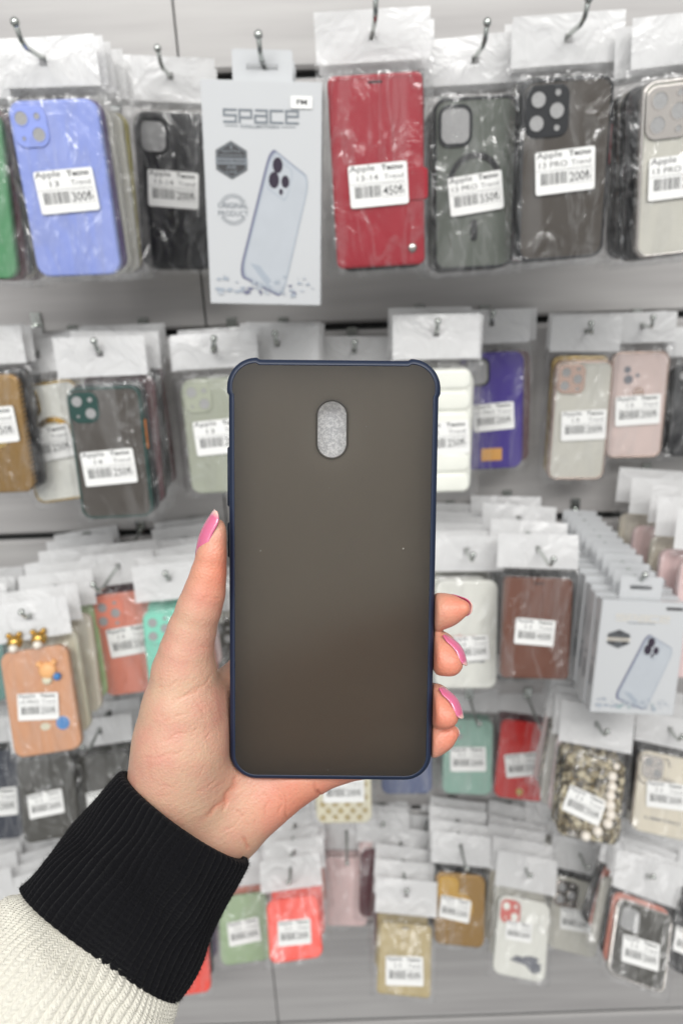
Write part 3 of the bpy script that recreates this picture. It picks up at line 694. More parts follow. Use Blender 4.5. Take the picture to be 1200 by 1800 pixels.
# ================================================================= shared meshes of a packet (metres; origin at the bottom centre of the case, +z faces the viewer)
T = .0095
def bag_mesh(w, h, seed, t=T):
    """crinkled film round the case: front and back sheets meeting in a welded border"""
    r = random.Random(seed); nx, ny = 26, 40; mg = w*.085 + .0035; bm = bmesh.new()
    ph = [(r.uniform(0, 6.28), r.uniform(60, 240), r.uniform(-120, 120), r.uniform(.3, 1)) for _ in range(7)]
    hw = w/2 + mg; y0, y1 = -.006, h + .012
    front = {}; 
    def hgt(x, y):
        ex = max(0, abs(x) - w/2 + .002)/(mg); ey = max(0, max(-y, y - h) + .001)/.011
        e = min(1, math.hypot(ex, ey)); base_ = (t + .0012)*math.sqrt(max(0, 1 - e*e)) if e > 0 else t + .0012
        wr = sum(a*math.sin(x*fx + y*fy + p) for p, fx, fy, a in ph)/7
        return base_*1 + max(-.0006, wr*.0016*(1 + 1.5*e)) * (1 if e < .99 else .4) + (.0002 if e >= 1 else 0)
    rows = []
    for j in range(ny + 1):
        y = y0 + (y1 - y0)*j/ny; row = []
        for i in range(nx + 1):
            x = -hw + 2*hw*i/nx + (r.uniform(-.0007, .0007) if i in (0, nx) else 0)
            row.append(bm.verts.new((x, y + (r.uniform(-.0008, .0008) if j == 0 else 0), hgt(x, y) - t*.5*min(1, max(0, abs(x) - w/2)/mg)*0)))
        rows.append(row)
    for j in range(ny):
        for i in range(nx):
            f = bm.faces.new((rows[j][i], rows[j][i+1], rows[j+1][i+1], rows[j+1][i])); f.smooth = True
    me = bpy.data.meshes.new('plastic_bag'); bm.to_mesh(me); bm.free(); me.materials.append(film); return me
def header_mesh(w, hh, seed, hole=True):
    r = random.Random(seed); nx, ny = 28, 12; bm = bmesh.new(); hw = w/2
    ph = [(r.uniform(0, 6.28), r.uniform(20, 120), r.uniform(-60, 90), r.uniform(.3, 1)) for _ in range(5)]
    rows = []
    slant = r.uniform(-.0025, .0025)
    for j in range(ny + 1):
        row = []
        for i in range(nx + 1):
            x = -hw + 2*hw*i/nx; y = hh*j/ny + slant*i/nx*(j/ny)
            z = .0022*sum(a*math.sin(x*fx + y*fy + p) for p, fx, fy, a in ph)/5*(.4 + j/ny) + .004*(j/ny)**2*math.cos(x*22 + seed)
            row.append(bm.verts.new((x, y, z)))
        rows.append(row)
    cy = hh*.55
    for j in range(ny):
        for i in range(nx):
            xc = -hw + 2*hw*(i + .5)/nx; yc = hh*(j + .5)/ny
            if hole and (xc/.0045)**2 + ((yc - cy)/.0036)**2 < 1: continue
            f = bm.faces.new((rows[j][i], rows[j][i+1], rows[j+1][i+1], rows[j+1][i])); f.smooth = True
    me = bpy.data.meshes.new('header_card'); bm.to_mesh(me); bm.free(); me.materials.append(headm); return me
BAGS = {}; HEADS = {}
def get_bag(w, h, k):
    key = (round(w, 3), round(h, 2), k % 2)
    if key not in BAGS: BAGS[key] = bag_mesh(key[0], key[1], hash(key) % 999)
    return BAGS[key]
def get_head(w, hh, k):
    key = (round(w, 3), round(hh, 3), k % 3)
    if key not in HEADS: HEADS[key] = header_mesh(key[0], key[1], len(HEADS)*7 + 3)
    return HEADS[key]
def sticker(parent, cx, cy, z, w, rot, model, price, small=False):
    hh = w*.66; bm = bmesh.new()
    add_loops(bm, [[(x, y, 0) for x, y in rrect(w, hh, w*.04, 3)], [(x, y, .0004) for x, y in rrect(w, hh, w*.04, 3)]])
    x0, y0 = -w/2, -hh/2; zz = .0005
    text(bm, 'Apple', x0 + w*.02, y0 + hh*.80, w*.43, hh*.185, zz, 2, .01)
    text(bm, 'Tecno', x0 + w*.56, y0 + hh*.83, w*.37, hh*.13, zz, 1, .03)
    wm = {2: .15, 5: .36, 6: .47}.get(len(model), .5)
    text(bm, model, x0 + w*(.32 - wm/2 + (.0 if len(model) < 6 else -.02)), y0 + hh*.62, w*wm, hh*.13, zz, 1, .0)
    text(bm, 'Trend', x0 + w*.60, y0 + hh*.62, w*.33, hh*.12, zz, 2)
    quad(bm, x0 + w*.02, y0 + hh*.545, x0 + w*.96, y0 + hh*.555, zz, 2)
    r = random.Random(5); x = x0 + w*.09
    while x < x0 + w*.53:
        b = w*r.choice((.006, .01, .018)); quad(bm, x, y0 + hh*.22, x + b, y0 + hh*.5, zz, 1); x += b + w*r.choice((.006, .01, .014))
    text(bm, price, x0 + w*.575, y0 + hh*.24, w*.35, hh*.23, zz, 1, .01)
    for q in ((.555, .20, .945, .208), (.555, .50, .945, .508), (.555, .20, .561, .508), (.939, .20, .945, .508)):
        quad(bm, x0 + w*q[0], y0 + hh*q[1], x0 + w*q[2], y0 + hh*q[3], zz + .00003, 2)
    o = link('price_sticker', bm, parent, [white, ink, ink2]); o.location = (cx, cy, z); o.rotation_euler = (0, 0, R(rot)); return o
def camera_part(parent, kind, w, h, z, frame, cx0=None, lens=None):
    """camera surround plus its openings, upper left of the back"""
    lens = lens or lens_fill
    def surround(sz_w, sz_h, cx, cy, holes, raise_=.0018, r=.009):
        bm = bmesh.new(); slab(bm, sz_w, sz_h, raise_, r, cx, cy, z, bev=.0007)
        f = link('camera_frame', bm, parent, frame)
        for hx_, hy_, hr in holes:
            b2 = bmesh.new(); o = circ(cx + hx_, cy + hy_, hr, 20); i = circ(cx + hx_, cy + hy_, hr*.86, 20)
            ring(b2, o, i, z, z + raise_ + .0006, 0); poly(b2, i, z + raise_ + .00015, 1)
            link('lens_opening', b2, f, [frame, lens])
        return f
    s = w/.0755
    top = h - .0035*s
    if kind == 'duo': surround(.029*s, .031*s, -w/2 + .0175*s, top - .0165*s, [(-.0065*s, .0065*s, .0062*s), (.0062*s, -.006*s, .0062*s), (.0068*s, .0078*s, .0029*s), (-.0068*s, -.0085*s, .0018*s)])
    elif kind == 'trio': surround(.036*s, .038*s, -w/2 + .021*s, top - .020*s, [(-.0075*s, .0085*s, .0068*s), (-.0085*s, -.0085*s, .0068*s), (.0078*s, .0, .0068*s), (.0082*s, .0128*s, .0028*s), (.0082*s, -.0125*s, .0028*s)])
    elif kind == 'window':
        bm = bmesh.new(); ww, wh = .030*s, .033*s; cx, cy = -w/2 + .0195*s, top - .019*s
        o = [(cx + x, cy + y) for x, y in rrect(ww, wh, .009*s)]; i = [(cx + x, cy + y) for x, y in rrect(ww - .005*s, wh - .005*s, .007*s)]
        ring(bm, o, i, z - .0002, z + .0016); poly(bm, i, z + .0007, 1)
        link('camera_frame', bm, parent, [frame, lens])
    elif kind == 'dots':
        for a, b, r_ in ((-.0, .0, .0042), (.002, -.012, .0055), (.013, -.007, .0025)):
            bm = bmesh.new(); cx, cy = -w/2 + .021*s + a, h - .022 + b; poly(bm, circ(cx, cy, r_, 16), z + .0002); link('lens_opening', bm, parent, lens)
GENERIC = {}
def shell_mesh(w, h, mat, name='case_shell', r=.0115, t=T, bev=.0022):
    key = (round(w, 3), round(h, 2), mat.name, name)
    if key not in GENERIC:
        bm = bmesh.new(); slab(bm, key[0], key[1], t, r, 0, key[1]/2, 0, bev=bev, n=6, back_bev=.001)
        me = bpy.data.meshes.new(name); bm.to_mesh(me); bm.free(); me.materials.append(mat); GENERIC[key] = me
    return GENERIC[key]
def two_tone(root, w, h, frame, panel, r=.0115, fw=.0028):
    bm = bmesh.new()
    P_ = lambda e, z: [(x, y + h/2, z) for x, y in rrect(w - 2*e, h - 2*e, r - e, 7)]
    add_loops(bm, [P_(.001, 0), P_(0, .001), P_(0, T - .002), P_(.0006, T - .0006), P_(.0016, T), P_(fw, T), P_(fw, T - .0008)], cap0=True, cap1=False)
    link('bumper', bm, root, frame)
    bm = bmesh.new(); poly(bm, [(x, y + h/2) for x, y in rrect(w - 2*fw, h - 2*fw, r - fw, 7)], T - .0007)
    link('back_panel', bm, root, panel)

# ================================================================= packets and hooks
HOOKS = []
ORD = ['first', 'second', 'third', 'fourth', 'fifth', 'sixth', 'seventh', 'eighth', 'ninth', 'tenth', 'eleventh', 'twelfth']
def frame_of(tx, ty, bx, by, wpx, real=.0755, Y=None, lean=.6, yaw=0):
    cx, cy = (tx + bx)/2, (ty + by)/2
    if Y is None:
        D = real*F/wpx; r = ray(cx, cy); Y = min(D*r.y, WY - .03)
    tilt = max(0, -math.atan2(ray(cx, cy).z, ray(cx, cy).y))*lean
    # bottom comes out toward the viewer by sin(tilt)
    hapx = .155; Bp = at_y(bx, by, Y - hapx*math.sin(tilt)/2); Tp = at_y(tx, ty, Y + hapx*math.sin(tilt)/2)
    up = (Tp - Bp); h = up.length; up.normalize()
    x = Matrix.Rotation(R(yaw), 3, 'Z') @ Vector((1, 0, 0)); x = (x - up*x.dot(up)).normalized(); z = x.cross(up)
    c = (Bp + Tp)/2; D = depth_of(c); w = wpx*D/F
    mt = Matrix(((x.x, up.x, z.x, Bp.x), (x.y, up.y, z.y, Bp.y), (x.z, up.z, z.z, Bp.z), (0, 0, 0, 1)))
    return mt, w, h
def hook(p_front, label_of, ext, bend=0.0, up_=.012, group='wire display hooks in the slatwall', drop=0.0):
    """chrome wire from the wall out through the header hole, tip turned up and capped"""
    y0 = p_front.y - ext; root = empty('display_hook', Matrix.Translation((p_front.x, WY, p_front.z + .0015)), 'chrome wire hook holding ' + label_of, 'hook', group)
    bm = bmesh.new(); L = WY - y0; pts = [(0, .012, .006), (0, 0, .004), (0, -.01, 0), (0, -L*.5, -drop*.5), (0, -L + .014, -drop), (bend*.5, -L + .006, .003 - drop), (bend, -L, up_ - drop)]
    tube(bm, pts, .0021, 8); link('wire', bm, root, chrome)
    bm = bmesh.new(); ball(bm, (bend, -L - .0003, up_ - drop + .001), .0036, seg=12); link('end_cap', bm, root, chrome)
    bm = bmesh.new(); bmesh.ops.create_cube(bm, size=1, matrix=Matrix.Translation((0, -.002, .006)) @ Matrix.Diagonal((.012, .003, .022, 1))); link('mount_plate', bm, root, chrome)
def headerize(root, w, h, k, hh):
    o = link('header_card', get_head(w*1.2, hh, k), root); o.location = (0, h + .010, .0025); return o
def stack(front_mt, w, h, n, cols, noun, step=.0135, hh=.036, group='packaged phone cases hanging behind the front ones', jit=1.0, hang=True, gap0=0, fan=0.0):
    """the packets queued behind the front one on the same hook; each is a thing with its own parts"""
    up = Vector(front_mt.col[1][:3]); base_ = Vector(front_mt.col[3][:3]); xx = Vector(front_mt.col[0][:3])
    protos = {}
    y = 0
    for k in range(n):
        y += step*rng.uniform(.85, 1.2)
        p = base_ + Vector((rng.uniform(-.0035, .0035)*jit + fan*(k + 1), y + gap0, rng.uniform(-.004, .003)*jit))
        if p.y + 0.02 > WY: break
        # those nearer the wall hang straighter
        f = min(1, (k + 1)/max(4, n)); rot = Matrix.Rotation(R(rng.uniform(-2.2, 2.2)*jit), 4, 'Y')
        up2 = up.lerp(Vector((up.x, 0.0, up.z)).normalized(), f*.25).normalized(); x2 = (xx - up2*xx.dot(up2)).normalized(); z2 = x2.cross(up2)
        topc = base_ + up*h; p = Vector((topc.x, topc.y, topc.z)) + (p - base_) - up2*h
        mt = Matrix(((x2.x, up2.x, z2.x, p.x), (x2.y, up2.y, z2.y, p.y), (x2.z, up2.z, z2.z, p.z), (0, 0, 0, 1))) 
        mt = Matrix.Translation(p) @ rot @ Matrix.Translation(-p) @ mt
        if p.y > WY - .02 or (mt @ Vector((0, h*.5, 0))).y > WY - .012: break
        c = cols[k % len(cols)]
        lab = f'{ORD[k + 1] if k + 1 < 12 else "last"} packet on the hook that holds {noun}'
        if c not in protos:
            r_ = empty('packaged_case', mt, lab, 'phone case', group)
            s = link('case_shell', shell_mesh(w, h, M[c]), r_)
            b = link('plastic_bag', get_bag(w, h, k), r_); hd = headerize(r_, w, h, k + 1, hh)
            protos[c] = (r_, [s, b, hd])
        else:
            r0, ch = protos[c]; r_ = r0.copy(); COL.objects.link(r_); r_.matrix_world = mt; r_['label'] = lab
            for q in ch:
                d = q.copy(); COL.objects.link(d); d.parent = r_
def front(spec):
    g = dict(real=.0755, n=4, cols=['black_soft'], cam='duo', shell='black', frame=None, lab=None, hh=.036, hook_ext=None, step=.0135, lean=.45, yaw=0, sticker=None, bend=0, jit=1.0, hdx=0, Y=None)
    g.update(spec)
    tx, ty, bx, by, wpx = g['px']
    mt, w, h = frame_of(tx, ty, bx, by, wpx, g['real'], g['Y'], g['lean'], g['yaw'])
    root = empty('packaged_case', mt, g['label'], 'phone case', 'packaged phone cases at the front of each hook')
    kind = g.get('kind', 'plain'); fr = M[g['frame']] if g['frame'] else M[g['shell']]
    if kind in ('plain',):
        bm = bmesh.new(); slab(bm, w, h, T, .0115, 0, h/2, 0, bev=.0022, n=8, back_bev=.001); link('case_shell', bm, root, M[g['shell']])
    elif kind == 'two': two_tone(root, w, h, fr, M[g['shell']])
    elif kind == 'wallet':
        bm = bmesh.new(); slab(bm, w, h, T*1.3, .006, 0, h/2, 0, bev=.0018, n=5, back_bev=.001)
        link('wallet_cover', bm, root, M[g['shell']])
        sw = bmesh.new()     # stitched edge line
        o = rrect(w - .006, h - .006, .004, 4); i = rrect(w - .0068, h - .0068, .0036, 4)
        ring(sw, [(x, y + h/2) for x, y in o], [(x, y + h/2) for x, y in i], T*1.3 - .0001, T*1.3 + .00035); link('stitched_edge', sw, root, M[g['shell']])
        if g.get('strap'):
            bm = bmesh.new(); slab(bm, w*.36, .026, .0035, .004, w*.36, h*.44, T*1.05, bev=.001); link('closing_strap', bm, root, M[g['shell']])
            bm = bmesh.new(); ball(bm, (w*.36, h*.095, T*1.3), .0042, sz=.5, seg=14); link('snap_button', bm, root, steel)
        bm = bmesh.new(); slab(bm, .012, .0016, .0008, .0007, 0, h - .006, T*1.3, bev=.0003); link('speaker_slot', bm, root, M['black'])
    zt = T
    if g['cam'] and kind != 'wallet': camera_part(root, g['cam'], w, h, zt - .0003, M[g['camframe']] if g.get('camframe') else fr, lens=M[g['lens']] if g.get('lens') else None)
    if g.get('extra'): g['extra'](root, w, h)
    if kind == 'wallet': zt = T*1.3
    b = link('plastic_bag', bag_mesh(w, h, int(tx*3 + ty) % 997, zt), root)
    hd = headerize(root, w, h, int(tx) , g['hh']); hd.location.x += g['hdx']
    if g['sticker']:
        u, v, sw, rot, model, price = g['sticker']
        sticker(root, (u - .5)*w, h*(1 - v), zt + .0019, sw*w, rot, model, price)
    if g['n'] >= 3 and not g.get('nofill') and (ty + by)/2 > 900: g['step'] = min(.04, max(g['step'], (WY - .035 - mt.translation.y)/g['n']))
    if g['n']: stack(mt, w, h, g['n'], g['cols'], g['noun'], g['step'], g['hh'], jit=g['jit'], fan=g.get('fan', 0))
    if g['hook_ext'] is None and 'hook_ext' not in spec: g['hook_ext'] = .045 if ty < 300 else .012
    if g['hook_ext'] is not None:
        hp = mt @ Vector((g['hdx'], h + .010 + g['hh']*.55, .0025))
        hook(hp, g['noun'], g['hook_ext'], g['bend'])
    return root, mt, w, h

# ---- special decorations
def mag_ring(root, w, h):
    bm = bmesh.new(); c = (0, h*.52); ring(bm, circ(*c, w*.33, 48), circ(*c, w*.265, 48), T - .0003, T + .0006); link('magnet_ring', bm, root, M['black'])
    bm = bmesh.new(); slab(bm, w*.085, h*.13, .0009, w*.04, 0, h*.24, T - .0003, bev=.0002, n=4); link('magnet_bar', bm, root, M['black_soft'])
def puffs(root, w, h):
    n = 6
    for k in range(n):
        bm = bmesh.new(); slab(bm, w*.97, h/n*.97, .0032, .008, 0, h*(k + .5)/n, T - .001, bev=.0035, n=5); link('padded_rib', bm, root, M['puffer'], smooth=True)
def gold_half_ring(c_='gold'):
    def f(root, w, h):
        bm = bmesh.new(); c = (w*.02, h*.55); ring(bm, circ(*c, w*.29, 40), circ(*c, w*.21, 40), T - .0003, T + .0008); link('magnet_ring', bm, root, M[c_])
    return f
def round_logo(c_, y=.56, r_=.16):
    def f(root, w, h):
        bm = bmesh.new(); poly(bm, circ(0, h*y, w*r_, 30), T + .0003); link('round_emblem', bm, root, M[c_])
    return f
def gold_plate(root, w, h):
    bm = bmesh.new(); slab(bm, w*.34, h*.11, .0008, .001, 0, h*.13, T - .0002, bev=.0003); link('metal_tag', bm, root, M['gold_tag'])
def bear(root, w, h):
    for s in (-.26, .10):
        bm = bmesh.new(); ball(bm, (s*w, h + .010, T*.6), .0085, seg=14); ball(bm, (s*w, h + .004, T*.6 + .006), .0052, seg=12, mi=1)
        ball(bm, (s*w - .006, h + .018, T*.6), .0035, seg=8); ball(bm, (s*w + .006, h + .018, T*.6), .0035, seg=8); link('gold_charm', bm, root, [M['gold'], M['pearl']])
    bm = bmesh.new(); cx, cy = w*.18, h*.78
    ball(bm, (cx, cy, T + .001), .010, seg=14, sz=.5); ball(bm, (cx - .008, cy + .008, T + .001), .004, seg=8); ball(bm, (cx + .008, cy + .008, T + .001), .004, seg=8); ball(bm, (cx - .002, cy - .010, T + .001), .006, 2, seg=10, sz=.5); ball(bm, (cx + .010, cy - .008, T + .002), .0045, 1, seg=10)
    link('bear_charm', bm, root, [M['peach'], M['blue'], M['cream']])
    bm = bmesh.new(); poly(bm, circ(w*.28, h*.27, w*.10, 20), T + .0004, 0); poly(bm, circ(w*.02, h*.26, w*.075, 20, w*.055), T + .0004, 1); link('printed_spots', bm, root, [M['blue'], M['cream']])
    bm = bmesh.new(); c = (-w*.2, h*.80); ring(bm, circ(*c, w*.26, 30), circ(*c, w*.245, 30), T - .0003, T + .0006); link('camera_frame', bm, root, M['tan'])
def dots(root, w, h):
    bm = bmesh.new()
    for i in range(4):
        for j in range(8):
            cx, cy = w*(-.33 + .22*i + (.05 if j % 2 else -.05)), h*(.07 + .075*j); r_ = w*.052
            poly(bm, circ(cx, cy, r_*.6, 10), T + .0003)
            for a in range(5): poly(bm, circ(cx + r_*.75*math.cos(a*1.257), cy + r_*.75*math.sin(a*1.257), r_*.42, 8), T + .0004 + a*2e-6)
    link('printed_flowers', bm, root, M['khaki'])
def pearls(root, w, h):
    pts = [(.32, .93), (.27, .80), (.28, .68), (.27, .57), (.28, .46), (.30, .35), (.27, .24), (.12, .13), (-.06, .05)]
    for k, (u, v) in enumerate(pts):
        bm = bmesh.new(); ball(bm, (u*w, v*h, T + .003), .0062 if k else .0045, seg=14); link('pearl_bead', bm, root, M['pearl'])
    r = random.Random(3)
    bm = bmesh.new()
    for _ in range(420): ball(bm, (r.uniform(-.46, .46)*w, r.uniform(.02, .98)*h, T), r.uniform(.0006, .0013), seg=6, mi=r.choice((0, 0, 1)))
    link('glitter_stones', bm, root, [M['glitter'], M['gold_frame']])
def stones(frame='silver', arc=True):
    def f(root, w, h):
        s = w/.0755; cx, cy = -w/2 + .0205*s, h - .0235*s; bm = bmesh.new()
        for x, y in rrect(.038*s, .036*s, .008*s, 7): ball(bm, (cx + x, cy + y, T + .001), .0012, seg=6)
        link('rhinestone_border', bm, root, M[frame])
        if arc:
            bm = bmesh.new()
            for rr in (.27, .31):
                for a in range(12, 170, 7): ball(bm, (w*rr*math.cos(R(a)), h*.47 + w*rr*math.sin(R(a)), T + .0008), .0011, seg=6)
            link('rhinestone_arc', bm, root, M[frame])
    return f
def brand_text(words, y, c_='camgrey'):
    def f(root, w, h):
        bm = bmesh.new(); text(bm, words, -w*.3, h*y, w*.6, h*.035, T + .0003, 0, .01); link('lettering', bm, root, M[c_])
    return f
def map_print(root, w, h):
    r = random.Random(2); bm = bmesh.new(); z = T + .0003
    for cx, cy, sx, sy in ((.12, .22, .3, .06), (.28, .17, .15, .07), (-.02, .25, .12, .03), (.2, .27, .22, .03), (-.1, .50, .2, .01), (.1, .53, .15, .008)):
        pts = [(w*(cx + sx*math.cos(a*.42)*r.uniform(.6, 1.1)), h*(cy + sy*math.sin(a*.42)*r.uniform(.6, 1.1))) for a in range(15)]
        poly(bm, pts, z); z += 1e-5
    link('printed_shape', bm, root, M['camgrey'])
def both(*fs):
    def f(root, w, h):
        for g in fs: g(root, w, h)
    return f
def side_keys(c_):
    def f(root, w, h):
        for y in (.66, .74, .82): 
            bm = bmesh.new(); bmesh.ops.create_cube(bm, size=1, matrix=Matrix.Translation((w/2 + .0003, h*y*.86, T*.5)) @ Matrix.Diagonal((.0014, .011, .0035, 1))); link('side_button', bm, root, M[c_])
    return f
# ================================================================= cartons
pm('print_grey', (120, 126, 132), rough=.35); pm('print_light', (160, 168, 178), rough=.35); pm('print_pale', (180, 185, 191), rough=.3); pm('print_dark', (60, 60, 62), rough=.35); pm('print_lens', (52, 44, 58), rough=.2); pm('print_edge', (112, 114, 136), rough=.3)
pm('print_beige', (205, 200, 190), rough=.35); pm('print_teal', (150, 170, 172), rough=.35)
pm('carton_glossy', (194, 196, 198), rough=.25, coat=.15, noise=.01); pm('hole_dark', (70, 70, 70), rough=.6)
def carton_body(w, h, t):
    bm = bmesh.new(); bmesh.ops.create_cube(bm, size=1, matrix=Matrix.Translation((0, h/2, t/2)) @ Matrix.Diagonal((w, h, t, 1)))
    bmesh.ops.bevel(bm, geom=list(bm.edges), offset=.0006, segments=2, affect='EDGES')
    # side printing
    x = -w/2 - .0003
    def sq(y0, y1, z0, z1):
        for s in (-1, 1):
            xx = s*(w/2 + .0003); f = bm.faces.new([bm.verts.new(p) for p in ((xx, y0, z0), (xx, y0, z1), (xx, y1, z1), (xx, y1, z0))]); f.material_index = 1
    sq(h*.22, h*.40, t*.35, t*.62); sq(h*.45, h*.47, t*.3, t*.7); sq(h*.60, h*.80, t*.42, t*.52)
    me = bpy.data.meshes.new('carton'); bm.to_mesh(me); bm.free(); me.materials.append(M['carton_glossy']); me.materials.append(M['print_grey']); return me
def tab_mesh(w, h, t):
    tw, th = w*.5, .026; bm = bmesh.new(); cy = h + th*.45; hwid, hh_ = tw*.28, th*.17
    o = [(x, y + h + th/2 - .002) for x, y in rrect(tw, th, .002, 5)]; n = len(o)
    i = [(hwid*math.copysign(abs(math.cos(a))**.6, math.cos(a)), cy + hh_*math.sin(a)) for a in [math.atan2(y - cy, x) for x, y in o]]
    ring(bm, o, i, t*.1, t*.1 + .0008); me = bpy.data.meshes.new('hang_tab'); bm.to_mesh(me); bm.free(); me.materials.append(M['carton_glossy']); return me
def glyph_space(bm, x, y, w, h, z, mi, k=1):
    lw = h*.2; gw = w/5*.80; st = w/5 + w/5*.05
    def S_(*p): return [(x0 + a*gw, y + b*h) for a, b in p]
    z0 = z
    for n, ps in enumerate((
        [[(1, 1), (0, 1), (0, .55), (1, .55), (1, 0), (0, 0)]],
        [[(0, 0), (0, 1), (1, 1), (1, .38), (0, .38)]],
        [[(.1, 1), (1, 1), (1, 0), (0, 0), (0, .55), (1, .55)]],
        [[(1, 1), (0, 1), (0, 0), (1, 0)]],
        [[(1, 0), (0, 0), (0, 1), (1, 1), (1, .55), (0, .55)]])):
        x0 = x + n*st
        for p in ps: stroke(bm, S_(*p), lw, z0, mi)
def print_face(root, w, h, t, second=False):
    z = t + .0004; U = lambda u: (u - .5)*w; Vv = lambda v: h*(1 - v)
    g1, g2, gd = M['print_grey'], M['print_light'], M['print_dark']
    bm = bmesh.new(); glyph_space(bm, U(.185), Vv(.172), w*.615, h*.05, z, 0 if not second else 1)
    text(bm, 'COLLECTION', U(.32), Vv(.196), w*.32, h*.013, z, 0, .02)
    if not second:
        quad(bm, U(.19), Vv(.190), U(.30), Vv(.187), z); quad(bm, U(.66), Vv(.190), U(.78), Vv(.187), z)
    link('lettering', bm, root, [g1, M['print_beige']])
    # hexagonal badge
    bm = bmesh.new(); cx, cy = U(.235), Vv(.335); rx, ry = w*.135, h*.083
    hexa = lambda k, z_, mi: poly(bm, [(cx + rx*k*math.cos(R(90 + 60*i))*1.13, cy + ry*k*math.sin(R(90 + 60*i))) for i in range(6)], z_, mi)
    hexa(1, z, 0); hexa(.93, z + .00005, 1); hexa(.87, z + .0001, 0)
    quad(bm, cx - rx, cy - ry*.22, cx + rx, cy + ry*.12, z + .00015, 1 if not second else 2)
    text(bm, 'GOTTO', cx - rx*.6, cy + ry*.38, rx*1.2, ry*.16, z + .0002, 1, .02); quad(bm, cx - rx*.75, cy + ry*.22, cx + rx*.75, cy + ry*.27, z + .0002, 1)
    text(bm, 'SHOCK PROOF', cx - rx*.85, cy - ry*.13, rx*1.7, ry*.16, z + .0002, 0, .02)
    text(bm, 'AIR', cx - rx*.35, cy - ry*.45, rx*.7, ry*.17, z + .0002, 1, .02); text(bm, 'CASE', cx - rx*.35, cy - ry*.68, rx*.7, ry*.15, z + .0002, 1, .02)
    if not second: poly(bm, circ(cx, cy + ry*.68, rx*.09, 10), z + .0002, 1)
    link('badge', bm, root, [gd, g1, M['print_beige']])
    if not second:
        bm = bmesh.new(); cx, cy = U(.235), Vv(.553); r_ = w*.125
        for a in range(0, 360, 12):
            if min(abs((a % 180)), 180 - (a % 180)) < 28: continue
            c_, s_ = math.cos(R(a)), math.sin(R(a)); stroke(bm, [(cx + r_*.78*c_, cy + r_*.78*s_), (cx + r_*c_, cy + r_*s_)], w*.009, z)
        text(bm, 'ORIGINAL', cx - r_*1.05, cy + r_*.08, r_*2.1, r_*.36, z, 0, .01); text(bm, 'PRODUCT', cx - r_*1.05, cy - r_*.42, r_*2.1, r_*.34, z, 0, .0)
        link('stamp', bm, root, [g1])
    # picture of a clear case
    bm = bmesh.new()
    def pt(a, b):    # a across, b down the pictured phone
        A = Vector((U(.585), Vv(.285))); B = Vector((U(.90), Vv(.41))); C_ = Vector((U(.29), Vv(.855))); D_ = Vector((U(.66), Vv(.955)))
        return (A.lerp(B, a)).lerp(C_.lerp(D_, a), b)
    def rr(e, ex=0, z_=0, mi=0, sx=0, sy=0):
        pts = []
        for x_, y_ in rrect(1 - 2*e, 1 - e, .13, 6):
            p = pt(x_ + .5, y_*1.0 + .5 ); pts.append((p.x + sx, p.y + sy))
        poly(bm, pts, z_, mi)
    rr(-.035, z_=z, mi=2, sx=-w*.012); rr(-.01, z_=z + .00005, mi=0); rr(.02, z_=z + .0001, mi=1); rr(.05, z_=z + .00015, mi=3)
    cm = [(x_, y_) for x_, y_ in rrect(.52, .25, .07, 5)]
    poly(bm, [tuple(pt(.33 + x_, .155 + y_)) for x_, y_ in cm], z + .0002, 0); poly(bm, [tuple(pt(.33 + x_*.93, .155 + y_*.93)) for x_, y_ in cm], z + .00025, 1)
    for a, b, q in ((.20, .075, 1), (.20, .19, 1.05), (.46, .145, .8), (.42, .235, .4)):
        c_ = pt(a, b); poly(bm, circ(c_.x, c_.y, w*.043*q, 18, w*.062*q), z + .0003, 4)
    if True:
        pa, pb, pc, pd_ = pt(.12, .88), pt(.34, .86), pt(.68, .93), pt(.60, .985); poly(bm, [tuple(pa), tuple(pd_), tuple(pc), tuple(pb)], z + .0003, 0)
    link('printed_picture', bm, root, [M['print_light'], M['print_pale'], M['print_edge'], M['print_pale'] if not second else M['print_pale'], M['print_lens']])
    bm = bmesh.new(); r = random.Random(11)
    for k in range(60):
        x_ = r.uniform(.06, .94); d = abs(x_ - .5); y_ = .925 - r.random()**2*.10*(.4 + d*1.6) + r.uniform(0, .03); s = w*r.uniform(.01, .045)*(1.2 - abs(y_ - .93)*5)
        cx, cy = U(x_), Vv(y_); a0 = r.uniform(0, 6.28); n = r.choice((3, 4, 4, 5))
        poly(bm, [(min(max(cx + s*r.uniform(.6, 1)*math.cos(a0 + i*6.28/n), -w*.48), w*.48), cy + .55*s*r.uniform(.6, 1)*math.sin(a0 + i*6.28/n)) for i in range(n)], z + .0004 + k*2e-6, r.choice((0, 1, 1, 2)))
    link('printed_splash', bm, root, [M['print_edge' if not second else 'print_teal'], M['print_light'], M['print_pale']])
    # little model sticker
    bm = bmesh.new(); 
    if not second:
        slab(bm, w*.18, h*.052, .0003, .001, U(.83), Vv(.085), z + .00045, bev=.0001, n=3); text(bm, 'PM', U(.79), Vv(.095), w*.085, h*.021, z + .0009, 1, .02)
    else: slab(bm, w*.2, h*.022, .0003, .0008, U(.85), Vv(.05), z + .00045, bev=.0001, n=3, mi=1)
    link('model_sticker', bm, root, [white, gd])
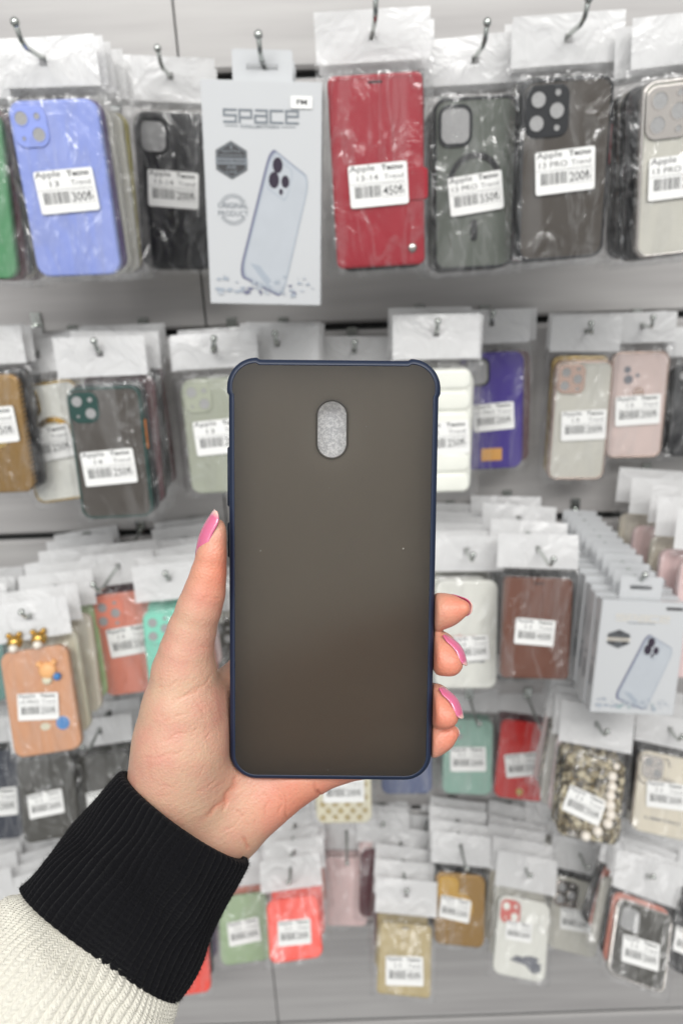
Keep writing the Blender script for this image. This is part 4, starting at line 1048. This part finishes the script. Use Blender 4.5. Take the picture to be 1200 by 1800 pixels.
def carton(px, real, t, n, cols, label, noun, second=False, yaw=0, lean=.6, step=None, Y=None, ext=.02):
    tx, ty, bx, by, wpx = px
    mt, w, h = frame_of(tx, ty, bx, by, wpx, real, Y, lean, yaw)
    root = empty('boxed_phone_case', mt, label, 'boxed case', 'white cartons hanging at the front of their hooks')
    body = carton_body(w, h, t); tab = tab_mesh(w, h, t)
    link('carton', body, root); link('hang_tab', tab, root); print_face(root, w, h, t, second)
    y = 0; base_ = Vector(mt.col[3][:3])
    for k in range(n):
        y += (step or t + .0015)*rng.uniform(.97, 1.06)
        p = base_ + Vector((rng.uniform(-.001, .0015), y, rng.uniform(-.002, .001))) 
        if p.y > WY - .012: break
        m2 = mt.copy(); m2.translation = p
        lab = f'{ORD[k + 1]} carton on the hook that holds {noun}'
        r_ = empty('boxed_phone_case', m2, lab, 'boxed case', 'white cartons queued behind the front carton')
        for nm_, d in (('carton', body), ('hang_tab', tab)): link(nm_, d, r_)
    hp = mt @ Vector((0, h + .0145, t*.15)); hook(hp, noun, ext)

# ================================================================= what hangs where (points are photo pixels: top centre, bottom centre, width)
P_ = []
def add(**k): P_.append(k)
BL = 'black_soft'
# --- top row
add(px=(-72, 192, -34, 487, 150), label='green glossy case cut off by the left edge of the picture', noun='the green case at the left edge', shell='green', cols=['maroon', 'black_soft', 'beige'], n=4, cam='duo')
add(px=(97, 178, 147, 484, 150), label='lilac blue case with raised camera square, hanging in the top row', noun='the lilac case', shell='lilac', cols=['violet', 'clear', 'clear', 'yellowish'], n=5, sticker=(.52, .50, .68, 3, '13', '300₺'), hdx=-.004, step=.015)
add(px=(303, 200, 315, 470, 124), label='plain black case hanging left of the white SPACE carton', noun='the plain black case', shell='black', cols=['black', 'yellowish'], n=2, cam='window', sticker=(.50, .48, .70, -2, '13-14', '200₺'), hh=.040)
add(px=(657, 135, 668, 468, 158), label='red leather wallet case with strap and silver stud', noun='the red leather wallet', kind='wallet', strap=True, shell='red_leather', real=.079, n=3, cols=['black_soft', 'maroon', 'clear'], sticker=(.50, .555, .64, 2, '13-14', '450₺'), step=.017, cam=None)
add(px=(833, 172, 828, 472, 143), label='smoky grey case with black magnetic ring and keyhole bar', noun='the magnetic ring case', kind='two', shell='smoke_green', frame='dark_bumper', cam='window', extra=mag_ring, n=3, cols=['black_soft', 'charcoal'], sticker=(.51, .545, .65, 6, '13 PRO', '550₺'))
add(px=(993, 139, 978, 456, 155), label='smoky case with black bumper and three round camera holes', noun='the three-hole smoky case', kind='two', shell='smoke', frame='dark_bumper', cam='trio', real=.079, extra=side_keys('red_btn'), n=4, cols=['black', 'charcoal', 'maroon'], sticker=(.50, .495, .66, 3, '13 PRO', '200₺'))
add(px=(1205, 137, 1184, 447, 160), label='clear case with silver camera frame at the top right', noun='the silver framed clear case', kind='two', shell='clear', frame='silver', cam='trio', real=.079, n=4, cols=['black', 'black', 'beige', 'black'], sticker=(.42, .54, .64, 1, '13 PRO', '200₺'), step=.016)
# --- second row
add(px=(-25, 658, 8, 864, 124), label='brown and gold woven pattern case at the left edge', noun='the woven pattern case', shell='gold_carbon', extra=gold_half_ring('gold_frame'), cam=None, n=3, cols=['black', 'maroon'], sticker=(.52, .42, .75, 3, '13', '250₺'), hook_ext=.05, bend=-.004)
add(px=(78, 672, 128, 876, 118), label='white case with gold edge and gold camera frame', noun='the gold edged white case', kind='two', shell='white_glossy', frame='gold_frame', cam='duo', lens='camgrey', extra=gold_half_ring(), n=3, cols=['clear', 'beige'], sticker=(.40, .50, .74, 3, '13', '250₺'))
add(px=(185, 679, 213, 907, 127), label='smoky case with dark green bumper, orange keys and a price sticker', noun='the green bumper case', kind='two', shell='smoke', frame='green_bumper', cam='duo', extra=side_keys('orange_btn'), n=6, cols=['dark_bumper', 'maroon', 'black', 'black'], sticker=(.47, .60, .72, 3, '14', '250₺'), hh=.040, step=.014)
add(px=(382, 664, 400, 863, 122), label='clear greyish green case half hidden behind the held case', noun='the greyish green clear case', shell='clear_green', cam='duo', n=2, cols=['clear_green'], sticker=(.50, .50, .74, 3, '13', '200₺'), hook_ext=.03, bend=.006)
add(px=(488, 662, 492, 862, 118), label='pale case behind the upper left corner of the held case', noun='the pale case behind the held case', shell='beige', n=4, cols=['clear', 'beige'], sticker=(.5, .5, .7, 2, '13', '250₺'), hh=.042)
add(px=(622, 668, 622, 862, 112), label='black case hidden behind the held case, below a grey header', noun='the black case behind the held case', shell='black_soft', n=1, cols=['black'], hook_ext=.03, hh=.040)
add(px=(765, 648, 764, 863, 122), label='white padded puffer case right beside the held case', noun='the white puffer case', shell='puffer', cam=None, extra=puffs, n=4, cols=['white_glossy', 'clear'], sticker=(.60, .55, .72, 3, '13', '250₺'), hook_ext=.012, hh=.046)
add(px=(862, 619, 860, 822, 108), label='deep purple case with small gold tag near its base', noun='the purple case', shell='purple', cam='window', frame='black_soft', extra=gold_plate, n=4, cols=['violet', 'maroon', 'black', 'maroon'], sticker=(.52, .54, .66, 3, '13 PRO', '200₺'), hook_ext=.006, hh=.040, step=.015, fan=.0085)
add(px=(1024, 633, 1006, 841, 100), label='clear case with champagne gold camera frame and gold top edge', noun='the champagne gold clear case', kind='two', shell='clear', frame='rose_gold', cam='trio', real=.0715, n=4, cols=['gold_frame', 'teal', 'charcoal'], sticker=(.55, .53, .78, 3, '13', '200₺'), hook_ext=.035, bend=-.008, hh=.042)
add(px=(1122, 617, 1106, 803, 100), label='clear case with rose pink edge and heart sized emblem', noun='the rose pink edged clear case', kind='two', shell='pink_clear', frame='rose_gold', cam='dots', lens='camgrey', extra=round_logo('rose_gold', .62, .10), n=3, cols=['pink_clear', 'clear'], sticker=(.50, .54, .78, 3, '13', '200₺'), hook_ext=.04, bend=-.006)
add(px=(1232, 640, 1218, 800, 104), label='black case with red key cut off by the right edge', noun='the black case at the right edge', shell='black', n=4, cols=['black', 'maroon', 'black'])
# --- third row
add(px=(-42, 1090, -28, 1232, 98), label='teal case just showing at the left edge, beside the tan one', noun='the teal case at the left edge', shell='teal', step=.024, n=6, cols=['mint', 'clear'])
add(px=(64, 1138, 92, 1320, 118), label='tan case with wavy outline, teddy charm and gold bow charms', noun='the tan teddy charm case', shell='tan', cam=None, extra=bear, n=8, cols=['cream', 'beige', 'pale_green', 'pale_green', 'blue', 'pale_pink', 'violet', 'pale_pink'], sticker=(.47, .54, .60, -6, '14 PRO', '250₺'), hh=.044, hdx=-.002, step=.024)
add(px=(216, 1040, 243, 1214, 106), label='salmon pink case hanging alone behind a long bare hook', noun='the salmon case', shell='salmon', cam='trio', n=1, cols=['maroon'], sticker=(.55, .47, .72, 3, '13', '250₺'), hook_ext=.075, bend=-.004, hh=.040, step=.03)
add(px=(304, 1068, 322, 1240, 104), label='mint green case partly hidden behind the thumb', noun='the mint green case', shell='mint', cam='trio', real=.0705, n=6, cols=['mint', 'salmon', 'light_pink', 'clear'], hh=.043, step=.022)
add(px=(420, 1085, 428, 1250, 98), label='dark grey case glimpsed between the thumb and the held case', noun='the dark grey case behind the thumb', shell='charcoal', cam='duo', n=5, cols=['clear', 'beige'])
add(px=(555, 1060, 560, 1230, 98), label='clear case hidden behind the middle of the held case', noun='the clear case behind the held case', shell='clear', n=1, cols=['clear'], hook_ext=None)
add(px=(818, 1018, 816, 1206, 108), label='white printed packet with red lettering behind the index finger', noun='the packet with red lettering', shell='white_glossy', cam=None, extra=both(brand_text('collection', .47, 'redtext'), brand_text('silicone', .24)), n=6, cols=['white_glossy', 'clear', 'beige'], sticker=(.55, .62, .62, 4, '14', '250₺'), hook_ext=.04, step=.024, hh=.044, kind='plain')
add(px=(942, 1014, 934, 1188, 118), label='brown leather wallet case behind a long ball tipped hook', noun='the brown leather wallet', kind='wallet', shell='brown', cam=None, real=.079, n=3, cols=['black', 'black_soft'], sticker=(.46, .53, .58, -3, '11', '450₺'), hook_ext=.055, hh=.040, step=.036)
add(px=(1250, 985, 1225, 1190, 118), label='pale pink case cut off by the right edge, mid height', noun='the pale pink case at the right edge', shell='light_pink', n=5, cols=['light_pink', 'beige'], hh=.046, step=.023)
# --- fourth row
add(px=(-8, 1318, 2, 1472, 92), label='dark navy case in the lower left, cut off by the edge', noun='the dark navy case', shell='navy_case', cam=None, n=2, cols=['black'], sticker=(.55, .57, .78, 0, '11', '200₺'), hook_ext=.03)
add(px=(82, 1328, 97, 1472, 98), label='charcoal case in the lower left between navy case and sleeve', noun='the charcoal case', shell='charcoal', cam='dots', n=2, cols=['charcoal'], sticker=(.47, .56, .62, 2, '11', '200₺'), hook_ext=.05, bend=-.004)
add(px=(180, 1322, 196, 1470, 96), label='charcoal case partly covered by the black cuff', noun='the cuff covered charcoal case', shell='charcoal', cam='dots', n=3, cols=['charcoal', 'black_soft'], sticker=(.50, .56, .62, 2, '11', '200₺'), hook_ext=.05, bend=-.004)
add(px=(270, 1322, 282, 1468, 92), label='white packet mostly hidden behind the base of the hand', noun='the white packet behind the hand', shell='white_glossy', n=4, cols=['clear'])
add(px=(602, 1290, 605, 1443, 96), label='cream case with printed flowers below the held case', noun='the flower printed cream case', shell='cream', cam=None, extra=dots, n=2, cols=['cream'], sticker=(.5, .60, .74, 0, '11', '200₺'))
add(px=(712, 1250, 714, 1392, 88), label='slate blue case peeking out under the held case', noun='the slate blue case', shell='slate', n=2, cols=['black_soft'])
add(px=(822, 1262, 818, 1393, 86), label='sage teal case beside the little finger', noun='the sage teal case', shell='sage_teal', cam='duo', n=4, cols=['sage_teal', 'clear'], sticker=(.5, .53, .72, 3, '11', '200₺'), hook_ext=.08, step=.02, hh=.040)
add(px=(922, 1266, 908, 1402, 86), label='shiny red case with gold print, hanging crooked', noun='the shiny red case', shell='red_shiny', cam='dots', lens='maroon', n=3, cols=['maroon', 'black', 'red_shiny'], sticker=(.50, .55, .70, 12, '11', '250₺'), hook_ext=.10, step=.02, hh=.042, extra=round_logo('gold_frame', .10, .07))
add(px=(1042, 1328, 1028, 1474, 108), label='glittering brown stone case with a curved string of pearls', noun='the pearl and glitter case', shell='glitter', cam='dots', lens='camgrey', extra=pearls, n=5, cols=['glitter', 'light_pink', 'clear'], sticker=(.38, .60, .62, -14, '11', '350₺'), hook_ext=.03, hh=.050, step=.017, nofill=True)
add(px=(1170, 1326, 1154, 1466, 100), label='cream clear case with rhinestone camera border, lower right edge', noun='the rhinestone case at the right edge', shell='beige', frame='silver', kind='plain', cam='duo', camframe='silver', extra=both(stones(), brand_text('LIMITED', .17)), n=5, cols=['black', 'black_soft', 'black'], sticker=(.5, .50, .66, 5, '11', '200₺'), hook_ext=.03, hh=.040)
# --- fifth row
add(px=(-25, 1605, -15, 1735, 88), label='white packet at the lower left behind the sleeve', noun='the white packet behind the sleeve', shell='white_glossy', n=6, cols=['clear'], hh=.046, step=.02)
add(px=(75, 1600, 88, 1730, 88), label='pale pink case hidden behind the sleeve', noun='the hidden pale pink case', shell='pink_clear', n=7, cols=['clear', 'maroon'], hh=.046, step=.023)
add(px=(175, 1600, 186, 1730, 88), label='beige case hidden behind the black cuff', noun='the hidden beige case', shell='beige', n=7, cols=['clear'], hh=.046, step=.023)
add(px=(325, 1618, 333, 1745, 80), label='bright orange red case peeking from behind the cuff', noun='the orange red case by the cuff', shell='orange_red', n=3, cols=['black_soft', 'violet'], cam=None, hh=.042)
add(px=(427, 1570, 434, 1690, 86), label='sage green case at the bottom beside the cuff', noun='the sage green case', shell='sage', cam=None, n=6, cols=['salmon', 'light_pink', 'clear'], sticker=(.5, .55, .64, 4, '11', '200₺'), hook_ext=.02, hh=.046, step=.022)
add(px=(514, 1577, 522, 1688, 92), label='bright orange red case with gold lettered header above it', noun='the bright orange red case', shell='orange_red', cam=None, n=7, cols=['orange_red', 'light_pink', 'salmon'], sticker=(.5, .57, .62, -2, '11', '200₺'), hook_ext=.03, hh=.042, step=.026)
add(px=(608, 1505, 606, 1625, 80), label='thin clear packet hanging alone behind a long vertical hook', noun='the thin clear packet', shell='light_pink', cam=None, n=1, cols=['light_pink'], hook_ext=.07, hh=.044, Y=.80)
add(px=(712, 1622, 708, 1748, 92), label='gold khaki wallet case below a cascade of white headers', noun='the khaki wallet', kind='wallet', shell='khaki', cam=None, n=6, cols=['khaki', 'maroon', 'brown'], sticker=(.5, .66, .70, 3, '11', '450₺'), hh=.046, step=.032, hook_ext=.004)
add(px=(808, 1533, 804, 1660, 88), label='shiny gold case with fine diagonal lines', noun='the gold lined case', shell='gold_carbon', cam='window', camframe='gold', lens='gold', extra=round_logo('gold', .52, .26), n=5, cols=['black', 'black_soft', 'clear'], sticker=(.40, .50, .60, -6, '11', '250₺'), hook_ext=.05, hh=.044)
add(px=(920, 1578, 908, 1716, 90), label='pale case with red camera frame and grey map print', noun='the red camera framed case', shell='white_glossy', cam='duo', camframe='redtext', lens='white_glossy', extra=map_print, n=7, cols=['clear', 'beige', 'clear'], sticker=(.42, .42, .5, 2, '11', '200₺'), hook_ext=.02, hh=.048, step=.023)
add(px=(1013, 1545, 1000, 1672, 86), label='clear case with rhinestone camera border and rhinestone arc', noun='the rhinestone arc case', shell='clear', cam='trio', camframe='silver', extra=stones(), n=6, cols=['black', 'charcoal', 'black'], sticker=(.5, .55, .6, 4, '11', '200₺'), hook_ext=.035, hh=.046, step=.022)
add(px=(1130, 1592, 1112, 1728, 98), label='dark graphite case with chrome top edge at the bottom right', noun='the dark graphite case', kind='two', shell='charcoal', frame='silver', cam='window', camframe='charcoal', nofill=True, n=5, cols=['salmon', 'black', 'clear'], sticker=(.5, .60, .64, 4, '11', '200₺'), hh=.050, step=.014)
add(px=(1240, 1590, 1220, 1722, 98), label='black case at the extreme bottom right edge', noun='the black case at the bottom right', shell='black', n=6, cols=['black', 'clear'], hh=.048, sticker=(.3, .6, .6, 2, '11', '200₺'))
add(px=(966, 1480, 960, 1592, 78), label='white packet further back between the red framed and rhinestone cases', noun='the recessed white packet', shell='white_glossy', cam=None, n=3, nofill=True, cols=['clear'], Y=.80, hh=.046)
add(px=(1082, 1478, 1074, 1590, 78), label='beige packet further back below the pearl and glitter case', noun='the recessed beige packet', shell='beige', cam=None, n=3, nofill=True, cols=['clear'], Y=.80, hh=.046)
add(px=(672, 1492, 670, 1610, 78), label='maroon edged packet further back beside the khaki wallet headers', noun='the recessed maroon packet', shell='maroon', cam=None, n=3, nofill=True, cols=['light_pink'], Y=.80, hh=.046)
carton((462, 148, 469, 533, 198), .098, .014, 3, None, 'white SPACE carton in the top row with a clear case pictured on it', 'the top row carton', lean=.5)
carton((1122, 1050, 1098, 1243, 146), .092, .0165, 11, None, 'white carton at the front of the long carton stack on the right', 'the right hand stack of cartons', second=True, lean=.3, yaw=0, ext=.004)
for s in P_: front(s)
bpy.data.objects.remove(_txt)
